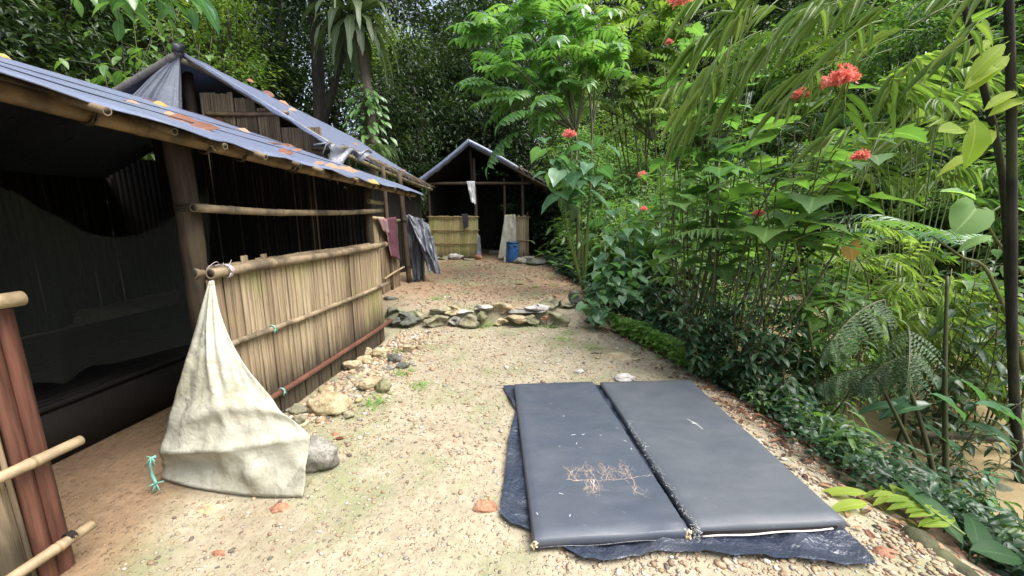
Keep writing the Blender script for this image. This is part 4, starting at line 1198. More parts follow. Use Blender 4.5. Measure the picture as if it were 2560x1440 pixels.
mb = MB(); lathe(mb, [(rD * .98, .500), (rD * 1.02, .512), (rD * 1.02, .548), (rD * .96, .562), (rD * .84, .560), (rD * .82, .548), (.02, .546)], dp); mb.build("lid", "blue_lid", dr)
for s in (-1, 1):
    mb = MB(); mb.box(dp + [s * rD * .45, -rD * .98, .455], (.045, 0, 0), (0, .018, 0), (0, 0, .014)); mb.build("handle", "blue_lid", dr)

# cloths ----------------------------------------------------------------------
def cloth(name, label, cat, V, mat, th=.006, out=(0, -1, 0)):
    V = np.asarray(V, float)
    o = MB().slab(V, th, out).build(name, mat, None, True, V.mean((0, 1)))
    return tag(o, label, cat)
def quadcloth(c4, n=24, k=12, folds=3, amp=.02, out=(0, -1, 0), sd=0, hemwave=.02, pinch=0.0):
    TLq, TRq, BRq, BLq = [np.asarray(q, float) for q in c4]
    out = np.asarray(out, float)
    V = np.zeros((k, n, 3))
    for j, s in enumerate(np.linspace(0, 1, n)):
        for i, t in enumerate(np.linspace(0, 1, k)):
            s2 = .5 + (s - .5) * (1 - pinch * (1 - t))
            p = lerp(lerp(TLq, TRq, s2), lerp(BLq, BRq, s2), t)
            w = amp * 2.6 * noise3((s * folds * 1.6 + sd * 3.1 + .5 * t, t * .9 + sd, 0)) * (.4 + .6 * t) + amp * 1.1 * noise3((s * 4 + sd, t * 3.5, 1)) + amp * .4 * noise3((s * 9 + sd, t * 9, 1))
            p = p + out * w + np.array([0, 0, hemwave * noise3((s * 5 + sd, 3, t * 2)) * t])
            V[i, j] = p
    return V
# maroon towel on the second hut's wall
o2 = .06
def pw2(px, py, o): return HIT(px, py, w2(6, o, 0), np.array([1.0, -.1, 0]))
c = [pw2(958, 546, o2), pw2(991, 542, o2), pw2(1003, 652, o2 + .03), pw2(978, 640, o2 + .03)]
V = quadcloth(c, 16, 22, 1.2, .012, (1, 0, 0), 1)
c_b = [c[0] + [-.08, 0, .02], c[1] + [-.08, 0, .02], c[1] + [0, 0, 0], c[0]]
tw = cloth("towel", "maroon towel with a pale edge hung over the second hut's half wall", "towel", V, "maroon", .008, (1, 0, 0))
mb = MB(); mb.tube([V[i, 0] + np.array([.008, -.012 - .008 * math.sin(i * 2.3), 0]) for i in range(22)], .011, 5)
mb.build("trim", "pink_trim", tw, origin=None)
q = [pw2(944, 545, o2 + .01), pw2(970, 548, o2 + .01), pw2(974, 585, o2 + .02), pw2(958, 578, o2 + .02)]
MB().slab(quadcloth(q, 8, 8, 1, .01, (1, 0, 0), 3), .006, (1, 0, 0)).build("fold", "pink_trim", tw)
# grey sheet hanging beside it, in two legs
Yg = 7.55
V1g = quadcloth([P(1012, 536, Yg), P(1062, 548, Yg + .1), P(1062, 700, Yg - .1), P(1034, 704, Yg - .2)], 26, 30, 3.2, .045, (.3, -1, 0), 2, .05)
gsx = cloth("rain_sheet", "crumpled grey and black plastic sheet hung over a pole beside the second hut", "plastic sheet", V1g, "tarp_dark", .004)
V2g = quadcloth([P(1018, 534, Yg - .06), P(1072, 560, Yg), P(1092, 660, Yg - .25), P(1050, 612, Yg - .2)], 26, 26, 2.6, .05, (.3, -1, 0), 5, .05)
MB().slab(V2g, .004, (0, -1, 0)).build("upper_fold", "tarp_grey", gsx)
V3g = quadcloth([P(1046, 600, Yg - .12), P(1084, 590, Yg - .1), P(1102, 688, Yg - .3), P(1070, 676, Yg - .2)], 22, 24, 2.1, .04, (.3, -1, 0), 8, .05)
MB().slab(V3g, .004, (0, -1, 0)).build("lower_fold", "tarp_grey", gsx)
# things on the far hut
YC = 11.12
V = quadcloth([P(1166, 453, YC), P(1187, 453, YC), P(1190, 512, YC), P(1178, 505, YC)], 16, 20, 1.5, .03, (0, -1, 0), 1, .06)
cloth("white_cloth", "white cloth hanging from the cross beam of the far hut", "cloth", V, "white_cloth", .008)
V = quadcloth([P(1154, 535, YC), P(1170, 535, YC), P(1171, 566, YC), P(1160, 573, YC)], 12, 14, 1, .012, (0, -1, 0), 2, .03)
cloth("dark_cloth", "small dark cloth hung over the far hut's left half wall", "cloth", V, "dark_cloth", .015)
V = quadcloth([P(1262, 537, YC - .05), P(1289, 536, YC - .05), P(1292, 645, YC - .1), P(1245, 647, YC - .2)], 26, 26, 2.4, .035, (0, -1, 0), 4, .04)
cloth("plastic_sheet", "pale plastic sheet hanging behind the blue drum", "plastic sheet", V, "pale_plastic", .004)
V = quadcloth([P(1194, 585, YC - .02), P(1200, 590, YC - .02), P(1204, 640, YC - .1), P(1192, 640, YC - .1)], 10, 12, 1.2, .03, (0, -1, 0), 6, .03)
cloth("rag", "pale grey rag hung at the left side of the far hut's doorway", "cloth", V, "tarp_grey", .006)
bk = on(1236, 634)
cb = thing("concrete_block", "small grey concrete block lying in the far hut's doorway", "block", bk)
mb = MB()
for dx in (-.14, .0, .14): mb.box(bk + [dx, 0, .05], (.022, 0, 0), (0, .08, 0), (0, 0, .05))
mb.box(bk + [0, -.06, .05], (.155, 0, 0), (0, .018, 0), (0, 0, .048)); mb.box(bk + [0, .06, .05], (.155, 0, 0), (0, .018, 0), (0, 0, .048))
mb.build("block", "concrete", cb, False)
can = on(1262, 655)
mb = MB(); lathe(mb, [(.03, 0), (.032, .01), (.032, .10), (.028, .112), (.012, .13), (.012, .15)], can, 14)
tag(mb.build("bottle", "lining", None, True, can), "tiny white bottle on the ground left of the blue drum", "bottle")

# ------------------------------------------------------------------ stones
_ico = None
def ico(sub):
    import bmesh
    bm = bmesh.new(); bmesh.ops.create_icosphere(bm, subdivisions=sub, radius=1)
    V = np.array([v_.co[:] for v_ in bm.verts]); Fc = np.array([[q.index for q in f.verts] for f in bm.faces]); bm.free()
    return V, Fc
ICO3, ICO1, ICO2 = ico(4), ico(1), ico(2)
def rock(name, label, c, size, mat, seed, group=None, rot=0.0, ang=.5, cat="stone"):
    V, Fc = ICO3
    V = V.copy()
    pl = nrm(np.random.default_rng(seed).normal(size=(9, 3)))
    dots = V @ pl.T
    lim = .50 + .30 * np.random.default_rng(seed + 1).random(9)
    for k in range(9):                # knock facets off
        ex = np.clip(dots[:, k] - lim[k], 0, None) * ang * 1.5
        V = V - pl[k] * ex[:, None]
    d = np.array([1 + .22 * noise3(v_ * 1.3 + seed) + .13 * noise3(v_ * 3.1 + seed * 2) + .07 * noise3(v_ * 6 + seed) + .035 * noise3(v_ * 15 + seed) for v_ in V])
    V = V * d[:, None] * np.asarray(size)
    a = rot; Rm = np.array([[math.cos(a), -math.sin(a), 0], [math.sin(a), math.cos(a), 0], [0, 0, 1]])
    V = V @ Rm.T + np.asarray(c)
    mb = MB(); mb.add(V, Fc.copy())
    o = mb.build(name, mat, None, True, c)
    return tag(o, label, cat, group)
def px_rock(px, py, w, h, mat, label, seed, z=None, Yd=None, group=None, depth=.8, sink=.0, ang=.75, rot=0.0):
    if Yd is None:
        b_ = on(px, py + h * .42); Yd = b_[1] + .05
    c = P(px, py, Yd)
    s = Yd / F
    return rock("stone", label, c + [0, 0, -sink], (w * s * .61, w * s * .5 * depth, h * s * .53), mat, seed, group, rot, ang)
def s8(x, y): return 900 + x / 3.2, 640 + y / 3.2
step = [  # low row then upper row of the stone step (x, y, w, h in the enlarged photo), material, label
 (275, 522, 125, 85, "stone_dark", "dark wet stone at the wall end of the step's lower row", 0),
 (405, 525, 155, 85, "stone_dark", "dark broad stone second from the wall in the step's lower row", 0),
 (612, 520, 175, 100, "stone_moss", "wedge-shaped mossy stone third from the wall in the step's lower row", 0),
 (748, 522, 100, 85, "stone_grey", "small grey stone fourth from the wall in the step's lower row", 0),
 (872, 520, 180, 115, "stone_moss", "large cracked greenish block in the middle of the step's lower row", 0),
 (968, 488, 120, 90, "stone_moss", "mossy stone right of the large cracked block in the step", 0),
 (1130, 530, 110, 60, "stone_tan", "low tan stone below the yellowish boulder in the step", 0),
 (1242, 497, 165, 75, "stone_tan", "flat tan stone with moss under the yellowish boulder's right side", 0),
 (1388, 508, 140, 80, "stone_moss", "moss-covered stone under the long grey slab", 0),
 (1475, 492, 70, 45, "stone_red", "small purplish stone beside the last big stone of the step", 0),
 (1562, 515, 185, 135, "stone_moss", "big greenish stone at the right end of the step's lower row", 0),
 (245, 452, 120, 80, "stone_dark", "dark mossy stone next to the wall in the step's upper row", 1),
 (365, 462, 155, 66, "stone_dark", "flat dark stone second from the wall in the step's upper row", 1),
 (512, 468, 135, 100, "stone_moss", "rough brown stone third from the wall in the step's upper row", 1),
 (625, 432, 120, 76, "stone_moss", "mossy stone fourth from the wall in the step's upper row", 1),
 (740, 438, 135, 76, "stone_tan", "tan stone fifth from the wall in the step's upper row", 1),
 (846, 446, 115, 50, "stone_white", "small white stone lying on the step", 1),
 (992, 412, 165, 64, "stone_white", "flat white stone on top of the step", 1),
 (1136, 435, 160, 120, "stone_tan", "yellowish angular boulder in the middle of the step", 1),
 (1345, 440, 270, 70, "stone_grey", "long grey slab on top of the step", 1),
 (1425, 405, 170, 66, "stone_white", "pale slab lying over the long grey slab", 1),
 (1540, 390, 170, 110, "stone_moss", "green mossy boulder behind the step's right end", 2),
 (1668, 420, 145, 120, "stone_moss", "lumpy mossy stone under the heart-leaf plant", 2),
 (1732, 325, 110, 120, "stone_dark", "dark upright stone beside the upper path edge", 2),
 (1870, 500, 240, 200, "stone_dark", "big dark boulder hidden under the heart-leaf plant", 2),
 (245, 345, 110, 64, "stone_dark", "dark stone at the foot of the second hut's wall", 3),
]
for k, (x, y, w, h, mt, lb, row) in enumerate(step):
    px, py = s8(x, y)
    Yd = {0: 5.10, 1: 5.22, 2: 5.35, 3: 5.9}[row]
    px_rock(px, py, w / 3.2, h / 3.2, mt, lb, 40 + k, None, Yd, None, .9)
def s6(x, y): return 360 + x * .4861, 560 + y * .4861
side = [
 (890, 1190, 180, 185, "stone_grey", "large smooth grey stone behind the door flap", .1),
 (958, 925, 178, 106, "stone_tan", "oval tan stone lying beside the bamboo wall", .2),
 (1235, 838, 76, 80, "stone_moss", "rounded greenish stone at the end of the rubble line", .3),
 (1162, 825, 96, 72, "stone_tan", "tan mossy rock left of the rounded greenish stone", .3),
 (1098, 788, 66, 32, "stone_moss", "small flat stone close to the wall rubble's middle", .3),
 (1072, 722, 82, 74, "stone_tan", "angular tan rock against the bamboo wall", .6),
 (1146, 700, 82, 46, "stone_tan", "flat tan rock right of the angular one", .6),
 (1220, 668, 76, 56, "stone_tan", "pale pointed rock in the rubble line", .7),
 (1285, 692, 60, 60, "stone_dark", "dark brown rock in the rubble line", .3),
 (1328, 728, 54, 46, "stone_dark", "small dark grey rock on the path side of the rubble", .2),
 (1360, 640, 52, 58, "stone_tan", "yellowish rock farthest out in the rubble line", .4),
 (1146, 655, 44, 40, "stone_tan", "small yellow rock touching the wall near its far end", .5),
 (795, 955, 84, 64, "stone_moss", "green mossy rock below the lower rail", .2),
 (798, 1015, 78, 76, "stone_moss", "dark mossy rock above the large grey stone", .2),
 (1262, 740, 50, 30, "stone_grey", "small grey rock between the dark rocks", .1),
 (935, 852, 62, 44, "stone_tan", "brown rock near the oval tan stone", .4),
 (1052, 990, 60, 50, "stone_moss", "greenish stone under the oval tan stone", .2),
 (985, 1090, 40, 32, "stone_red", "reddish stone near the large grey stone", .1),
 (940, 1310, 60, 34, "stone_tan", "small tan stone in front of the large grey stone", .1),
 (825, 1340, 60, 66, "stone_moss", "mossy stone at the flap's lower right corner", .1),
 (975, 1215, 50, 36, "stone_grey", "little grey stone right of the large grey stone", .1),
 (730, 960, 46, 40, "stone_grey", "grey pebble-sized rock at the wall foot by the flap", .1),
]
for k, (x, y, w, h, mt, lb, sk) in enumerate(side):
    px, py = s6(x, y)
    px_rock(px, py, w * .4861 * 1.1, h * .4861 * 1.1, mt, lb, 100 + k, None, None, None, .9, 0, .4 if k > 1 else .15)
more_st = [
 (520, 1277, 78, 30, "stone_tan", "flat pinkish stone on the dirt in front of the hut doorway"),
 (700, 1275, 56, 32, "stone_red", "flat reddish stone below the door flap"),
 (555, 1395, 64, 40, "stone_red", "orange stone at the bottom of the path"),
 (1213, 1270, 60, 40, "stone_red", "flat pink stone beside the groundsheet"),
 (1236, 1296, 26, 24, "stone_tan", "small yellow stone at the groundsheet's left edge"),
 (2215, 1388, 62, 48, "stone_red", "red stone at the right corner of the groundsheet"),
 (2190, 1372, 30, 30, "stone_red", "smaller red stone touching the bigger red one"),
 (1562, 944, 46, 22, "stone_white", "white stone beyond the two mattresses"),
 (1450, 930, 22, 16, "stone_white", "small white stone up the path beyond the narrow mattress"),
 (1555, 892, 80, 14, "stone_tan", "long flat pale stone near the path's right edge"),
 (1300, 652, 30, 16, "stone_grey", "grey stone just right of the blue drum"),
 (1322, 646, 30, 14, "stone_grey", "flat grey stone second from the blue drum"),
 (1345, 656, 50, 16, "stone_dark", "dark flat stone right of the drum stones"),
 (2480, 1260, 120, 110, "stone_dark", "black wet boulder under the slender tree trunks"),
 (2545, 1290, 70, 60, "stone_red", "rusty brown rock at the photo's right edge"),
 (2270, 1190, 110, 60, "stone_dark", "dark rock on the bank behind the cut frond"),
]
for k, (px, py, w, h, mt, lb) in enumerate(more_st):
    px_rock(px, py, w, h, mt, lb, 200 + k, ang=.3)
fwl = [(1098, 652, 40, 20, "stone_moss"), (1115, 648, 22, 16, "stone_moss"), (1143, 642, 34, 22, "stone_white"), (1146, 654, 40, 14, "stone_moss"), (1172, 650, 36, 16, "stone_moss"), (1120, 660, 26, 10, "stone_moss"), (1196, 643, 18, 14, "stone_red")]
fl_l = ["mossy stone at the left end of the far hut's wall foot", "small mossy stone second along the far hut's wall foot", "round white stone at the foot of the far hut's wall", "flat mossy stone under the round white stone", "mossy stone right of the round white stone", "low flat stone in front of the far hut's wall foot", "reddish stone at the far hut's door jamb"]
for k, ((px, py, w, h, mt), lb) in enumerate(zip(fwl, fl_l)):
    px_rock(px, py, w, h, mt, lb, 300 + k, None, 11.0)

# gravel: loose pebbles nobody could count -------------------------------------
gb = MB()
V0, F0 = ICO1
def scatter(n, fx_, size, flat=.55, tints=(0, 1)):
    k = 0
    while k < n:
        x, y = fx_()
        if x > edge(y) + .25 or x < -2.06 + .11 * y + (-.1 if y < 2.2 and y > 1.4 else .02): continue
        if -.0 < x < 1.62 and 1.52 < y < 3.2: continue
        s = size * float(np.exp(rng.normal(0, .38)))
        a = ru(0, 6.28); ca, sa = math.cos(a), math.sin(a)
        Q = V0 * np.array([1.25, .85, flat]) * s * (1 + rng.normal(0, .10, (len(V0), 1)))
        Q = Q @ np.array([[ca, sa, 0], [-sa, ca, 0], [0, 0, 1]])
        gb.add(Q + [x, y, gz(x, y) + s * flat * .45], F0.copy(), ru(*tints)); k += 1
scatter(5200, lambda: (ru(-1.7, 1.9), ru(.9, 4.6) ** 1.0), .0062)
scatter(2600, lambda: (ru(-1.9, 1.6), ru(2.2, 5.1)), .0085)
def nearwall():
    y = 4.9 - 2.35 * ru(0, 1) ** 1.3; return (-2.06 + .11 * y + abs(rng.normal(0, .24)) + .06, y)
scatter(1500, nearwall, .014)
scatter(170, nearwall, .022, .6)
scatter(900, lambda: (edge(2) + ru(-.25, .15), ru(.8, 4.0)), .008)
scatter(1100, lambda: (ru(.2, 2.0), ru(1.1, 1.55)), .0075)
scatter(2200, lambda: (ru(-2.0, 1.1), ru(5.3, 10.8)), .012)
m, nt, b = nodes_of("gravel")
c = ramp(nt, attr(nt), [(0, (.10, .09, .08)), (.15, (.26, .17, .10)), (.35, (.40, .30, .18)), (.5, (.34, .23, .15)), (.65, (.46, .37, .25)), (.85, (.22, .20, .17)), (1, (.58, .54, .47))])
L(nt, mix(nt, 1.0, c, ramp(nt, noise(nt, coords(nt), 60, 3), [(.3, (.7, .7, .7)), (.7, (1.1, 1.1, 1.1))]), "MULTIPLY"), b.inputs["Base Color"])
b.inputs["Roughness"].default_value = .7
M["gravel"] = m
tag(gb.build("gravel", "gravel"), None, None, None, "stuff")

# ------------------------------------------------------------------ fallen leaves
def fallen(label, p, nrm_, az, ln, w, tint, tpl="ellip", mat="dead_leaf", up=.012, curl=0):
    lc = LC()
    nrm_ = nrm(nrm_); h = np.array([math.cos(az), math.sin(az), 0]); D = nrm(h - nrm_ * np.dot(h, nrm_))
    D = nrm(D + nrm_ * (.18 + curl))
    lc.leaves(tpl, np.asarray(p) + nrm_ * up - D * ln * .5, D, nrm_, ln, w, tint)
    st = nrm(-D + nrm_ * .1)
    p0 = np.asarray(p) + nrm_ * up - D * ln * .5
    lc.tube([p0, p0 + st * ln * .25], .002, 4, tint * .5)
    o = lc.build("fallen_leaf", mat, None, True, p)
    return tag(o, label, "leaf", "leaves fallen on roofs and path")
def roof_at(px, py):
    pj = g_.reshape(-1, 3) - CAM; fw = pj[:, 1] * CP - pj[:, 2] * SP
    xx = 1280 + F * pj[:, 0] / fw; yy = 720 + F * (-(pj[:, 1] * SP + pj[:, 2] * CP)) / fw
    hitp = g_.reshape(-1, 3)[np.argmin(np.where(fw > .3, (xx - px) ** 2 + (yy - py) ** 2, 1e9))]
    a, b_, c_ = roof1(1, 0), roof1(5, 0), roof1(3, 1)
    n = nrm(np.cross(b_ - a, c_ - a)); n = n if n[2] > 0 else -n
    return hitp, n
for (px, py, ln, w, az, tint, lb, tpl, mt) in (
    (400, 263, .17, .12, 1.0, .4, "yellow leaf lying curled on the low roof sheet", "ellip", "leaf_yellowed"),
    (425, 290, .10, .07, 1.0, .95, "small pale leaf below the yellow leaf on the roof", "ellip", "dead_leaf"),
    (455, 302, .30, .13, 1.3, .42, "big orange-brown leaf on the low roof, its upper half", "ellip", "dead_leaf"),
    (508, 322, .30, .11, 1.5, .30, "long orange-brown leaf touching the biggest one on the low roof", "ellip", "dead_leaf"),
    (557, 299, .13, .12, .5, .18, "dark curled brown leaf on the upper part of the low roof", "round", "dead_leaf"),
    (610, 328, .16, .10, .3, 1.0, "pale dry leaf in the middle of the low roof", "ellip", "dead_leaf"),
    (682, 358, .36, .03, 1.4, .75, "thin dry stalk-like leaf on the low roof", "blade", "dead_leaf"),
    (715, 366, .30, .09, 1.2, .55, "orange leaf topmost of the cluster on the low roof", "lance", "dead_leaf"),
    (712, 381, .18, .11, 1.2, .33, "reddish leaf in the cluster on the low roof", "ellip", "dead_leaf"),
    (740, 376, .26, .06, 1.6, .6, "tan leaf right side of the cluster on the low roof", "lance", "dead_leaf"),
    (832, 420, .17, .09, .4, .9, "cream leaf on the low roof near its far end", "ellip", "dead_leaf"),
    (870, 428, .28, .17, 1.0, .82, "large crumpled tan leaf near the far end of the low roof", "lobed", "dead_leaf"),
    (930, 457, .15, .09, .2, .7, "orange-yellow leaf closest to the roof's far tip", "ellip", "leaf_yellowed"),
    (800, 414, .15, .06, 1.3, .8, "thin tan leaf near the low roof's eave", "lance", "dead_leaf"),
    (330, 262, .10, .05, .6, .9, "tiny pale leaf left of the yellow leaf on the roof", "lance", "dead_leaf"),
    (375, 256, .14, .05, .2, .1, "tiny dark leaf above the yellow leaf on the roof", "lance", "dead_leaf"),
    (8, 146, .10, .07, .6, .8, "yellow leaf at the photo's left edge on the roof", "ellip", "leaf_yellowed")):
    p, n = roof_at(px, py); n = nrm(n + .55 * nrm(CAM - p)); fallen(lb, p, n, az, ln * .8, w * .8, tint, tpl, mt, .02, .12)
n2 = nrm(np.cross(A1 - A0, E0 - A0)); n2 = n2 if n2[2] > 0 else -n2
for (px, py, ln, w, az, tint, lb) in ((672, 238, .15, .14, .4, .25, "dark round leaf on the gable hut's roof edge"), (708, 258, .17, .08, .0, .8, "pinkish leaf below the round leaf on the gable roof"), (730, 276, .15, .07, .8, 1.0, "cream leaf lowest on the gable hut's roof"), (625, 204, .12, .09, .4, .5, "curled leaf high on the gable hut's roof"), (888, 362, .12, .06, .2, .6, "orange leaf by the gable hut's roof corner"), (1008, 428, .12, .06, .2, .6, "small orange leaf at the gable hut's eave")):
    p = HIT(px, py, A0, n2); fallen(lb, p, nrm(n2 + .6 * nrm(CAM - p)), az, ln, w, tint, "round" if w > .13 else "ellip", "dead_leaf", .03, .3)
for (px, py, ln, w, az, tint, lb, mt) in ((1306, 711, .30, .07, .1, .2, "brown curled leaf on the upper path", "dead_leaf"), (1330, 704, .20, .05, .0, .1, "dark brown leaf behind the curled leaf on the upper path", "dead_leaf"), (1344, 719, .26, .07, .1, .2, "yellow-green leaf on the upper path", "leaf_yellow"), (1388, 713, .26, .05, .0, .5, "pale green leaf right of the other leaves on the upper path", "leaf_yellow"), (1150, 721, .16, .05, .0, .4, "yellowish leaf at the left of the upper path", "leaf_yellowed"), (1466, 813, .10, .07, .5, .7, "orange leaf by the step's right end", "leaf_yellowed"), (1717, 1369, .04, .03, .4, .9, "tiny tan leaf on the groundsheet", "dead_leaf"), (850, 1098, .06, .04, .2, .2, "reddish dead leaf beside the large grey stone", "dead_leaf"), (1490, 884, .16, .02, .1, .1, "dark twig-like leaf on the path right side", "dead_leaf")):
    p = on(px, py); fallen(lb, p, (0, 0, 1), az, ln, w, tint, "lance", mt, .012, .0)
# litter of small dead leaves
lt = LC()
def litter(n, fn, s=.05):
    q = np.array([fn() for _ in range(n)]); z = H(q[:, 0], q[:, 1])
    pp = np.column_stack([q, z + .008 + ru(0, .012, n)])
    a = ru(0, 6.28, n)
    lt.leaves("lance", pp, np.column_stack([np.cos(a), np.sin(a), ru(-.1, .35, n)]), np.column_stack([rng.normal(0, .3, (n, 2)), np.ones(n)]), s * np.exp(rng.normal(0, .35, n)), s * .42, rng.random(n) ** 1.5)
litter(1500, lambda: (ru(-2.0, .9), ru(5.4, 10.9)), .045)
def eb():
    y = ru(.9, 8); return (edge(y) + rng.normal(.12, .16), y)
litter(900, eb, .055)
litter(250, lambda: (ru(-1.6, 1.6), ru(2.0, 5.0)), .022)
tag(lt.build("leaf_litter", "dead_leaf"), None, None, None, "stuff")

# ================================================================== PLANTS
def plant(name, label, cat, base, group=None):
    return thing(name, label, cat, base, group)
def stalk(mb, base, tip, r0, r1, bend=.12, tint=.5, n=8, sd=None):
    base, tip = np.asarray(base, float), np.asarray(tip, float)
    mid = (base + tip) / 2 + np.array([ru(-1, 1), ru(-1, 1), .2]) * bend * np.linalg.norm(tip - base)
    pts = curve([base, mid, tip], n)
    mb.tube(pts, np.linspace(r0, r1, len(pts)), 7, tint)
    return pts
def along(pts, q):
    i = min(int(q * (len(pts) - 1)), len(pts) - 2); f = q * (len(pts) - 1) - i
    return pts[i] * (1 - f) + pts[i + 1] * f

def leafy(lc, st, pts, tpl, n, ll, lw, q0=.35, pet=.12, droop=-.15, tint=.5, spread=1.0, whorl=1, topn=0, up=.2):
    """leaves set spirally along a stem on petioles"""
    ph = ru(0, 6.28)
    for k in range(n):
        q = q0 + (1 - q0) * (k + .5) / n
        p = along(pts, q)
        a = ph + k * 2.4
        jt = .10 if tpl == "lobed" else .25
        for w in range(whorl):
            aa = a + w * 2 * math.pi / whorl
            h = np.array([math.cos(aa), math.sin(aa), 0])
            pl = pet * ru(.7, 1.3)
            e = p + h * pl * spread + np.array([0, 0, pl * ru(-.1, .5)])
            st.tube([p, (p + e) / 2 + [0, 0, pl * .12], e], [.0035, .003, .0025], 4, .7, False)
            s = ru(.72, 1.15) * (1 - .25 * max(0, q - .8) / .2)
            D = h + np.array([ru(-.25, .25), ru(-.25, .25), droop * (.2 if jt < .2 else 1) + ru(-jt, jt * .8)])
            lc.leaves(tpl, e, D, np.array([ru(-jt, jt), ru(-jt, jt), 1]) + h * up, ll * s, lw * s, tint + ru(-.25, .3))
def flower_head(fm, c, r, n=110):
    r = r * 1.2
    for k in range(n):
        d = nrm(np.array([rng.normal(), rng.normal(), abs(rng.normal()) * .9 + .15]))
        p = np.asarray(c) + d * r * ru(.45, 1) * [1, 1, 1.1]
        for q in range(3):
            dd = nrm(d + rng.normal(0, .7, 3))
            fm.leaves("lance", p, dd, rng.normal(size=3), r * .30, r * .15, ru(0, 1))
        fm.tube([c + (p - c) * .3, p], .0015, 3, .2, False)

# --- forest tree and understory shapes, each built once and then copied ----------
def tree_proto(name, label, group, h, spread, nleaf, ls, mat, z0=.25, trunk_r=.14, seed=1, clumps=40, bark="bark", tpl="far", shape=1.0, lw=.42, base=(0, 0, -50.0)):
    global rng
    keep = rng; rng = np.random.default_rng(seed)
    base = np.asarray(base, float)
    t = thing(name, label, "tree" if h > 3.2 else "shrub", base, group)
    tm = MB()
    top = base + [ru(-.4, .4), ru(-.4, .4), h * .92]
    pts = curve([base + [0, 0, -.3], base + [ru(-.2, .2), ru(-.2, .2), h * .4], top], 8)
    tm.tube(pts, np.linspace(trunk_r, trunk_r * .25, len(pts)), 9, .5 + .2 * np.sin(np.arange(len(pts)) * 1.7))
    lc = LC()
    cs = []
    for k in range(clumps):
        z = z0 + (1 - z0) * ((k + ru(0, 1)) / clumps)
        rad = spread * (math.sin(math.pi * min(1, (z - z0) / (1 - z0) * .82 + .16)) ** .7) * shape
        a = k * 2.4 + ru(-.5, .5)
        rr = rad * math.sqrt(ru(.1, 1))
        c = base + np.array([math.cos(a) * rr, math.sin(a) * rr, z * h + ru(-.2, .2)])
        p = along(pts, min(.97, max(.05, z * .92 - .12)))
        tm.tube(curve([p, (p + c) / 2 + [0, 0, -.05 * rr], c], 4), np.linspace(.035 * h / 8 + .008, .006, 8), 5, .4, False)
        cs.append((c, a))
    per = nleaf // clumps
    for c, a in cs:
        sz = spread * ru(.20, .38)
        g = rng.normal(0, 1, (per, 3)) * np.array([sz, sz, sz * .55]) * .62
        pp = c + g
        out = np.column_stack([g[:, :2] + .5 * np.array([math.cos(a), math.sin(a)]) * sz, np.full(per, -.25 * sz)])
        D = nrm(out) + rng.normal(0, .45, (per, 3))
        Nn = np.column_stack([rng.normal(0, .45, (per, 2)), np.full(per, 1.0)])
        lc.leaves(tpl, pp, D, Nn, ls * np.exp(rng.normal(0, .25, per)), ls * lw * np.exp(rng.normal(0, .2, per)), .5 + ru(-.25, .25) + rng.normal(0, .17, per))
    tm.build("trunk", bark, t)
    lc.build("crown", mat, t)
    rng = keep
    return t

FG = "trees of the forest behind the huts"
protos = {
 "dark": tree_proto("forest_tree", "dark small-leaved tree in the forest behind the huts", FG, 8.5, 2.3, 9000, .17, "leaf_forest", .12, .16, 11, 46),
 "dark2": tree_proto("forest_tree", "dark tree with drooping leaves in the forest behind the huts", FG, 7.0, 2.0, 7000, .20, "leaf_forest", .10, .12, 12, 40, lw=.3),
 "tall": tree_proto("forest_tree", "tall dark tree with a bare lower trunk in the forest", FG, 13.0, 3.0, 9000, .24, "leaf_forest", .42, .22, 13, 46),
 "light": tree_proto("forest_tree", "light green small-leaved tree in the forest behind the huts", FG, 8.0, 1.9, 9000, .14, "leaf_forest_light", .15, .12, 14, 44),
 "mid": tree_proto("forest_tree", "mid green leafy tree in the forest behind the river", FG, 6.5, 2.0, 6500, .19, "leaf_mid", .08, .10, 15, 40),
 "bush": tree_proto("forest_shrub", "dark undergrowth shrub at the forest edge", "undergrowth shrubs of the forest", 2.6, 1.3, 3600, .15, "leaf_forest", .04, .04, 16, 26),
 "bushl": tree_proto("forest_shrub", "lighter green undergrowth shrub on the far river bank", "undergrowth shrubs of the forest", 2.8, 1.3, 3000, .20, "leaf_mid", .05, .04, 17, 26, lw=.3),
 "bushb": tree_proto("forest_shrub", "dark shrub with long narrow leaves on the far river bank", "undergrowth shrubs of the forest", 3.0, 1.4, 3000, .26, "leaf_bamboo", .05, .04, 18, 24, lw=.16),
}
used = set()
def put(kind, x, y, s=1.0, rz=None, label=None, zoff=0.0, sz=None, group=None):
    pr = protos[kind]
    if kind in used: o = copy_tree(pr)
    else: o = pr; used.add(kind)
    o.location = (x, y, gz(x, y) - .05 + zoff)
    o.rotation_euler = (0, 0, ru(0, 6.28) if rz is None else rz)
    o.scale = (s, s, s if sz is None else sz)
    if label: o["label"] = label
    if group: o["group"] = group
    elif label and "group" in o and label != pr["label"]: pass
    return o
def col(px, Y): return P(px, 540, Y)[0]
